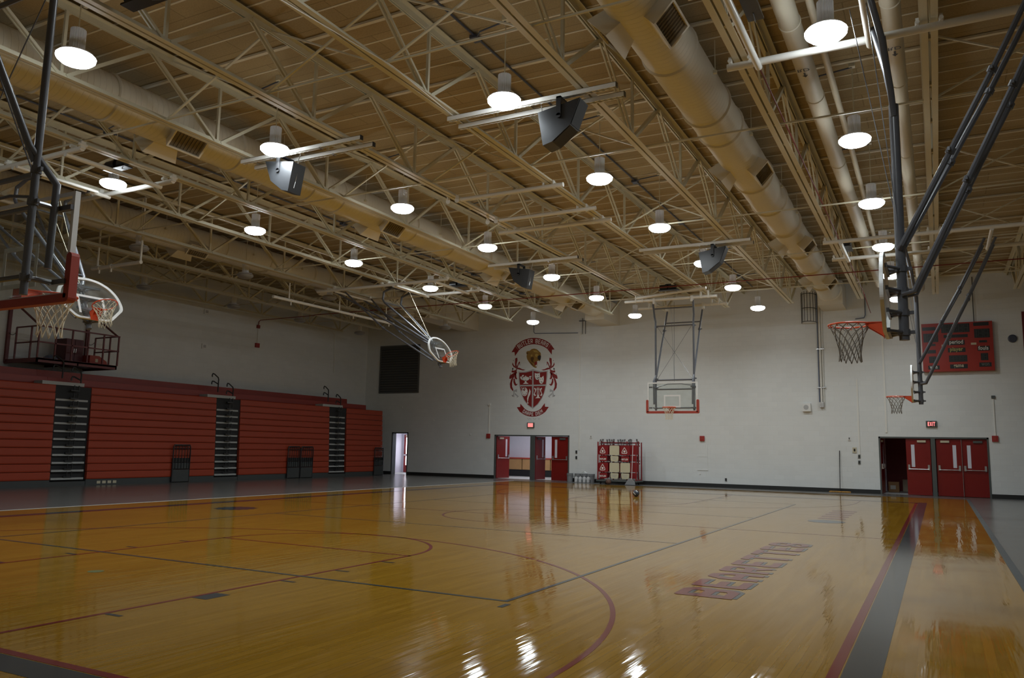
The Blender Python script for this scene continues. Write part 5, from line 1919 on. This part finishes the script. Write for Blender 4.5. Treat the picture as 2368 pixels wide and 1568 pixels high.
paint('lamp_emblem', [el(415, 790, 62, 36), [(320, 770), (335, 745), (350, 770), (368, 775), (362, 815), (335, 800)], [(398, 815), (432, 815), (428, 850), (468, 878), (368, 880), (402, 852)], [(462, 775), (485, 745), (520, 745), (500, 775), (515, 815), (490, 790), (466, 800), (488, 780), (495, 762)], [(405, 740), (425, 740), (430, 760), (400, 760)], [(345, 760), (360, 725), (388, 725), (372, 755)]], M['mural_white'], 3, parent=shd)
paint('mask_emblem', [[(572, 690), (600, 700), (635, 698), (660, 690), (664, 750), (648, 790), (618, 812), (592, 800), (575, 755)], [(642, 760), (690, 770), (722, 738), (730, 790), (725, 840), (705, 870), (685, 880), (660, 865), (645, 815)]], M['mural_white'], 3, parent=shd)
paint('mask_features', [[(595, 765), (620, 780), (642, 755), (636, 780), (618, 792)], [(668, 855), (685, 836), (705, 850), (700, 862), (686, 848)], el(600, 735, 9, 5, 8), el(640, 732, 9, 5, 8), el(665, 800, 8, 5, 8), el(705, 795, 8, 5, 8)], M['mural_black'], 4, parent=shd)
paint('palette_emblem', [el(397, 1015, 54, 76), [(482, 960), (503, 1010), (495, 1060), (470, 1110), (452, 1190), (470, 1215), (435, 1222), (445, 1195), (440, 1130), (458, 1060), (475, 1010)], [(338, 945), (350, 940), (400, 1000), (390, 1005)]], M['mural_white'], 3, parent=shd)
paint('palette_dots', [el(397 + 38 * math.cos(a), 1015 + 56 * math.sin(a), 7, 7, 8) for a in [0.3 + 0.62 * i for i in range(9)]] + [[(395, 935), (405, 935), (402, 1000), (385, 990)]], M['mural_red'], 4, parent=shd)
lyre = []
for s in (-1, 1):
    lyre.append([(630 + s * 40, 960), (630 + s * 62, 945), (630 + s * 68, 965), (630 + s * 50, 985), (630 + s * 58, 1020), (630 + s * 75, 1060), (630 + s * 60, 1092), (630 + s * 35, 1080), (630 + s * 45, 1065), (630 + s * 58, 1050), (630 + s * 42, 1015), (630 + s * 32, 985)])
for x in (-16, 0, 16):
    lyre.append([(630 + x - 3, 940), (630 + x + 3, 940), (630 + x + 3, 1070), (630 + x - 3, 1070)])
lyre += [[(600, 965), (662, 965), (662, 974), (600, 974)], [(612, 1068), (648, 1068), (645, 1100), (674, 1125), (582, 1127), (615, 1100)]]
paint('lyre_emblem', lyre, M['mural_white'], 3, parent=shd)
rib = [[(235, 440), (270, 425), (275, 470), (258, 540), (266, 592), (235, 585), (230, 520)],
       [(255, 600), (272, 560), (290, 515), (312, 488), (320, 530), (300, 530), (284, 575), (272, 612)],
       [(192, 505), (182, 545), (205, 585), (262, 622), (266, 600), (235, 582), (205, 545)],
       [(262, 598), (310, 602), (355, 625), (415, 635), (370, 648), (310, 634), (262, 622)],
       [(262, 618), (240, 640), (205, 652), (180, 640), (170, 678), (200, 686), (240, 668), (268, 640)],
       [(258, 650), (195, 700), (140, 735), (130, 790), (160, 792), (215, 745), (266, 690)],
       [(208, 738), (165, 800), (142, 880), (150, 950), (190, 1002), (205, 985), (182, 930), (180, 860), (198, 795), (222, 748)],
       [(232, 690), (220, 770), (245, 802), (272, 795), (255, 765), (252, 690)],
       [(205, 790), (203, 850), (223, 902), (250, 914), (280, 880), (250, 882), (233, 840), (226, 785)]]
mir = lambda pl: [(1098 - u, v) for u, v in pl]
for side, fn in (('left', lambda p: p), ('right', mir)):
    r_ = paint('ribbon', [fn(p) for p in rib], M['mural_red'], 1)
    paint('ribbon_tail', [fn(p) for p in [[(188, 1000), (265, 968), (266, 1022), (228, 1012), (216, 1050), (222, 1112), (178, 1080), (200, 1062), (205, 1020)], [(226, 1032), (298, 1096), (262, 1122), (268, 1098), (222, 1060)]]], M['mural_grey'], 2, 'grey curled ribbon end', r_)
    paint('ribbon_shadow', [fn(p) for p in [[(195, 470), (210, 475), (205, 488)], [(185, 610), (205, 600), (200, 640), (178, 628)], [(148, 705), (160, 700), (152, 730)], [(300, 540), (320, 540), (318, 560)], [(172, 1068), (195, 1090), (205, 1105), (180, 1088)]]], M['mural_black'], 2, parent=r_)
paint('signature', [[(440, 1470), (470, 1490), (480, 1472), (512, 1488), (512, 1494), (480, 1480), (470, 1497), (440, 1477)], [(540, 1470), (575, 1488), (600, 1470), (600, 1477), (575, 1495), (540, 1477)], [(625, 1468), (645, 1490), (662, 1468), (662, 1476), (645, 1497), (625, 1476)]], M['mural_grey'], 1, 'small faint grey signature strokes')

# ------------------------------------------------------------------ chair cart, folded chairs
CY = 30.1
cw = lambda px, py: W(px, py, CY)
cx0, cx1 = cw(1384, 1060).x, cw(1472, 1060).x
t = thing('chair_cart', 'dark red wheeled rack loaded with folded red and cream chairs by the far wall', 'cart', ((cx0 + cx1) / 2, CY, 0))
b = MB()
b.box(cx0 - 0.05, cx1 + 0.05, CY - 0.16, CY + 0.75, 0.13, 0.19)
b.build('dolly', M['gsteel'], t)
for x in (cx0 + 0.12, cx1 - 0.12):
    for y in (CY - 0.05, CY + 0.62):
        MB().lathe([(0.055, -0.02), (0.062, 0), (0.055, 0.02)], (x, y, 0.062), 16, 'x').build('wheel', M['black'], t, True)
        MB().box(x - 0.03, x + 0.03, y - 0.03, y + 0.03, 0.10, 0.14).build('caster', M['steel'], t)
for x in (cx0 + 0.02, (cx0 * 2 + cx1) / 3, (cx0 + cx1 * 2) / 3 + 0.05, cx1 - 0.02):
    MB().bar((x, CY + 0.30, 0.19), (x, CY + 0.30, 1.90), 0.05).build('post', M['chairred'], t)
for z in (1.83, 1.70, 1.04, 0.92):
    MB().bar((cx0, CY + 0.27, z), (cx1, CY + 0.27, z), 0.035, 0.05).build('hook_rail', M['chairred'], t)
    MB().bar((cx0, CY + 0.44, z), (cx1, CY + 0.44, z), 0.035, 0.05).build('hook_rail', M['chairred'], t)
for x in (cx0, cx1):
    MB().box(x - 0.012, x + 0.012, CY - 0.08, CY + 0.68, 0.19, 0.24).build('end_plate', M['chairred'], t)
    MB().bar((x, CY - 0.06, 0.19), (x, CY - 0.06, 1.86), 0.045).build('post', M['chairred'], t)
    MB().bar((x, CY + 0.66, 0.19), (x, CY + 0.66, 1.86), 0.045).build('post', M['chairred'], t)


def folded_chair(x, z, y, m, crest, label):
    """hung folded chair: seat pad above, narrower back pad below, tube frame and feet above"""
    c = thing('folding_chair', label, 'chair', (x, y, z), 'folded chairs hanging on the cart')
    wd, sh_, bh_ = 0.225, 0.42, 0.24
    out = rounded([(x - wd, y, z + 0.30), (x + wd, y, z + 0.30), (x + wd * 0.98, y, z + 0.30 + sh_), (x - wd * 0.98, y, z + 0.30 + sh_)], 0.06)
    MB().prism(out, (0, 0.05, 0)).build('seat', M[m], c)
    lo = rounded([(x - wd * 0.75, y + 0.015, z + 0.02), (x + wd * 0.75, y + 0.015, z + 0.02), (x + wd * 0.85, y + 0.015, z + 0.265), (x - wd * 0.85, y + 0.015, z + 0.265)], 0.06)
    bk_ = MB().prism(lo, (0, 0.04, 0)).build('backrest', M[m], c)
    f = MB()
    for s in (-1, 1):
        f.tube([(x + s * wd * 0.86, y + 0.07, z + 0.0), (x + s * wd * 0.9, y + 0.07, z + 0.7), (x + s * wd * 0.8, y + 0.07, z + 0.92)], 0.012, 6)
        f.tube([(x + s * wd * 0.6, y + 0.09, z + 0.1), (x + s * wd * 0.62, y + 0.09, z + 0.93)], 0.012, 6)
    f.tube([(x - wd * 0.88, y + 0.075, z + 0.80), (x + wd * 0.88, y + 0.075, z + 0.80)], 0.011, 6)
    f.build('frame', M['chairdark'], c)
    for s in (-1, 1):
        for k in (0.8, 0.61):
            MB().tube([(x + s * wd * k, y + 0.08, z + 0.91), (x + s * wd * k - s * 0.01, y + 0.08, z + 0.99)], 0.015, 6).build('foot', M['black'], c)
    if crest:
        k = MB()
        zc = z + 0.50
        ox = x - 0.03
        o3 = [(ox, y - 0.001, zc + 0.16), (ox + 0.08, y - 0.001, zc + 0.04), (ox + 0.13, y - 0.001, zc - 0.06), (ox + 0.12, y - 0.001, zc - 0.12), (ox, y - 0.001, zc - 0.135), (ox - 0.12, y - 0.001, zc - 0.12), (ox - 0.13, y - 0.001, zc - 0.06), (ox - 0.08, y - 0.001, zc + 0.04)]
        i3 = [(ox + (p[0] - ox) * 0.76, y - 0.001, zc - 0.02 + (p[2] - zc + 0.02) * 0.76) for p in o3]
        k.ring(o3, i3, (0, 0.001, 0))
        k.prism([(ox + 0.05 * math.cos(a), y - 0.001, zc - 0.03 + 0.05 * math.sin(a)) for a in [PI * i / 5 for i in range(10)]], (0, 0.001, 0))
        k.build('seat_emblem', M['mural_white'], c)
        k = MB()
        word(k, 'BUTLER', 0.075, lambda a, b_: (x - 0.02 + a, y + 0.013, z + 0.085 + b_), width=0.29, block=0.24)
        k.build('lettering', M['mural_white'], bk_)
    elif m == 'chaircream':
        k = MB()
        for zz, w2 in ((0.165, 0.25), (0.10, 0.16)):
            n = 8
            for i in range(n):
                a = x - w2 / 2 + w2 * i / n
                k.box(a, a + w2 / n * 0.62, y + 0.012, y + 0.016, z + zz, z + zz + 0.028)
        k.build('worn_print', M['mural_grey'], bk_)
    return c


xa = [cw(1395.5, 1060).x, cw(1421, 1060).x, cw(1446, 1060).x]
for (i, tier, m, cr, lab) in ((0, 1, 'chairred', True, 'red folded chair with white crest, in the upper row next to the buckets'),
                              (1, 1, 'chaircream', False, 'cream folded chair alone in the upper row of the chair cart'),
                              (2, 1, 'chairred', True, 'red folded chair with white crest, in the upper row next to the mop pole'),
                              (0, 0, 'chairred', True, 'red folded chair with white crest in the lower row of the chair cart'),
                              (1, 0, 'chaircream', False, 'cream folded chair in the middle of the lower row of the cart'),
                              (2, 0, 'chaircream', False, 'cream folded chair beside the mop pole in the lower row of the cart')):
    zb = 0.95 if tier else 0.20
    folded_chair(xa[i], zb + 0.03, CY - 0.03, m, cr, lab)
    folded_chair(xa[i] + 0.03, zb + 0.05, CY + 0.17, 'chairred', False, 'plain red folded chair hung behind the %s one in the %s row%s' % ('cream' if m == 'chaircream' else 'crested', 'upper' if tier else 'lower', '' if (i, tier) in ((1, 1), (0, 0)) else (', buckets side' if i == 0 else (', mop side' if i == 2 else ', middle'))))
for tier in (0, 1):
    zb = 0.95 if tier else 0.20
    folded_chair(cw(1463, 1060).x, zb + 0.06, CY + 0.04, 'chairred', False, 'plain red folded chair behind the mop pole, %s row of the cart' % ('upper' if tier else 'lower'))
m_ = thing('dust_mop', 'grey dust mop with pale pole leaning on the end of the chair cart', 'mop', (cw(1466, 1115).x, CY - 0.25, 0))
MB().tube([(cw(1465, 1115).x, CY - 0.25, 0.2), (cw(1466, 1035).x, CY - 0.14, 1.72)], 0.014, 8).build('pole', M['alu'], m_)
xm = cw(1462, 1115).x
MB().prism([(xm - 0.24, CY - 0.30, 0.02), (xm + 0.22, CY - 0.30, 0.02), (xm + 0.20, CY - 0.30, 0.15), (xm + 0.02, CY - 0.30, 0.30), (xm - 0.06, CY - 0.30, 0.30)], (0, 0.08, 0)).build('mop_head', M['bucket'], m_)

# dust mop at the wall
m_ = thing('floor_mop', 'black-handled wide floor mop with orange yarn head standing against the far wall', 'mop', (4.8, YW - 0.15, 0))
MB().tube([(4.80, YW - 0.16, 0.05), (4.82, YW - 0.03, 1.66)], 0.014, 8).build('handle', M['black'], m_)
mb = MB()
for i in range(40):
    x = 4.42 + 0.76 * i / 39
    a = random.uniform(-0.03, 0.03)
    mb.tube([(x, YW - 0.15, 0.035), (x + a, YW - 0.25 + random.uniform(-0.02, 0.02), 0.02)], 0.016, 5)
mb.box(4.44, 5.16, YW - 0.18, YW - 0.12, 0.02, 0.05)
mb.build('mop_head', M['mop'], m_)

# buckets and jugs
for i, (px, dy, lab) in enumerate(((1318, 0.25, 'grey bucket touching the open red door, first of four along the wall'), (1336, 0.15, 'grey bucket behind the first two white jugs'), (1352, 0.15, 'grey bucket behind the last two white jugs, handle up'), (1368, 0.30, 'grey bucket next to the chair cart, last of four along the wall'))):
    y = YW - 0.02 - dy
    x = W(px, 1108, y).x
    bkt = thing('bucket', lab, 'bucket', (x, y, 0), 'grey buckets by the far wall')
    MB().lathe([(0.128, 0.0), (0.150, 0.36), (0.160, 0.36), (0.160, 0.385), (0.146, 0.385), (0.125, 0.02)], (x, y, 0.0), 20).build('pail', M['bucket'], bkt, True)
    MB().lathe([(0.152, 0.29), (0.162, 0.295), (0.162, 0.31), (0.152, 0.315)], (x, y, 0), 20).build('collar', M['bucket'], bkt, True)
    up_ = 1 if i == 2 else -1
    MB().tube([(x + 0.158 * math.cos(PI * k / 10), y - 0.03 * math.sin(PI * k / 10) - 0.01, 0.35 + up_ * 0.12 * math.sin(PI * k / 10)) for k in range(11)], 0.005, 5).build('handle', M['chrome'], bkt)
for i, px in enumerate((1332, 1341.5, 1351, 1360)):
    y = YW - 0.52
    x = W(px, 1115, y).x
    jg = thing('jug', 'white plastic jug on the floor, %s of four from the red door' % ORD[i], 'jug', (x, y, 0), 'white jugs before the buckets')
    MB().lathe([(0.055, 0.0), (0.075, 0.01), (0.078, 0.15), (0.070, 0.20), (0.035, 0.245), (0.026, 0.25), (0.026, 0.27)], (x, y, 0), 14).build('body', M['jug'], jg, True)
    MB().lathe([(0.029, 0.265), (0.029, 0.292)], (x, y, 0), 12).build('cap', M['mural_grey'], jg)
    MB().tube([(x + 0.066, y - 0.02, 0.12), (x + 0.105, y - 0.03, 0.15), (x + 0.10, y - 0.03, 0.21), (x + 0.045, y - 0.01, 0.235)], 0.012, 6).build('handle', M['jug'], jg, True)


def ball(name, c, r, seams, m, sm, label, cat, panels=None):
    t = thing(name, label, cat, (c[0], c[1], 0))
    prof = [(max(0.002, r * math.sin(PI * i / 16)), -r * math.cos(PI * i / 16)) for i in range(17)]
    MB().lathe(prof, c, 28).build('skin', m, t, True)
    mb = MB()
    for k in range(3):
        rot = Matrix.Rotation(PI * k / 3 + 0.4, 3, 'Z') @ Matrix.Rotation(0.5, 3, 'X')
        mb.tube([Vector(c) + rot @ Vector((r * math.cos(2 * PI * j / 32) * 1.0, 0, r * math.sin(2 * PI * j / 32))) for j in range(32)], 0.0035, 4, True)
    mb.build('seams', sm, t)
    if panels:
        mb = MB()
        rot = Matrix.Rotation(0.7, 3, 'Y')
        n = 20
        for (t0, w0) in ((0.62, 0.13), (1.7, 0.12)):
            vs = []
            for j in range(n + 1):
                a = 2.6 + 2.4 * j / n
                for s in (-1, 1):
                    th = t0 + s * w0
                    vs.append(Vector(c) + rot @ Vector((r * 1.008 * math.sin(th) * math.cos(a), r * 1.008 * math.sin(th) * math.sin(a), r * 1.008 * math.cos(th))))
            mb.add(vs, [(2 * j, 2 * j + 1, 2 * j + 3, 2 * j + 2) for j in range(n)])
        mb.build('white_panels', panels, t)
    return t


ball('basketball', (W(1407, 1118, CY - 0.32).x, CY - 0.32, 0.120), 0.120, 3, M['ball'], M['black'], 'dull brown basketball resting against the chair cart', 'ball')
ball('volleyball', (-0.49, 21.9, 0.110), 0.106, 3, M['ballnavy'], M['black'], 'dark navy and white volleyball lying on the court', 'ball', M['ballwhite'])

# boxes and conduit on the bleacher wall, and the hung pipe by the near folded basket
for z, lab in ((7.10, 'small white box high on the bleacher wall'), (5.59, 'small white box lower on the bleacher wall, under the other one')):
    t = thing('wall_plate', lab, 'wall plate', (XL, 20.25, z), 'boxes on the bleacher wall')
    MB().box(XL, XL + 0.05, 20.12, 20.38, z - 0.11, z + 0.11).build('cover', M['boardframe'], t)
    MB().box(XL + 0.05, XL + 0.055, 20.18, 20.32, z - 0.06, z + 0.06).build('insert', M['mural_grey'], t)
tag(MB().tube([(XL + 0.03, 26.4, 7.72), (XL + 0.03, 28.4, 7.35), (XL + 0.03, 28.6, 7.22), (XL + 0.03, 28.7, 5.2)], 0.016, 6).build('surface_conduit', M['white']), 'white surface conduit bending down the bleacher wall near the corner', 'conduit')
t = thing('hung_pipe', 'short white pipe hung on a rod behind the near folded basket', 'pipe', (-12.7, 11.17, 6.6))
MB().tube([(-13.85, 11.18, 6.60), (-11.62, 11.16, 6.60)], 0.055, 12).build('pipe', M['white'], t, True)
for x in (-13.6, -11.66):
    MB().tube([(x, 11.17, 6.6), (x, 11.17, ZC)], 0.03, 8).build('hanger', M['white'], t, True)
for x in (-13.5, -12.95):
    b = MB()
    b.tube([(x - 0.02, 11.17, 6.60), (x + 0.02, 11.17, 6.60)], 0.07, 10)
    b.box(x - 0.02, x + 0.02, 11.15, 11.19, 6.43, 6.55)
    b.build('clamp', M['white'], t)
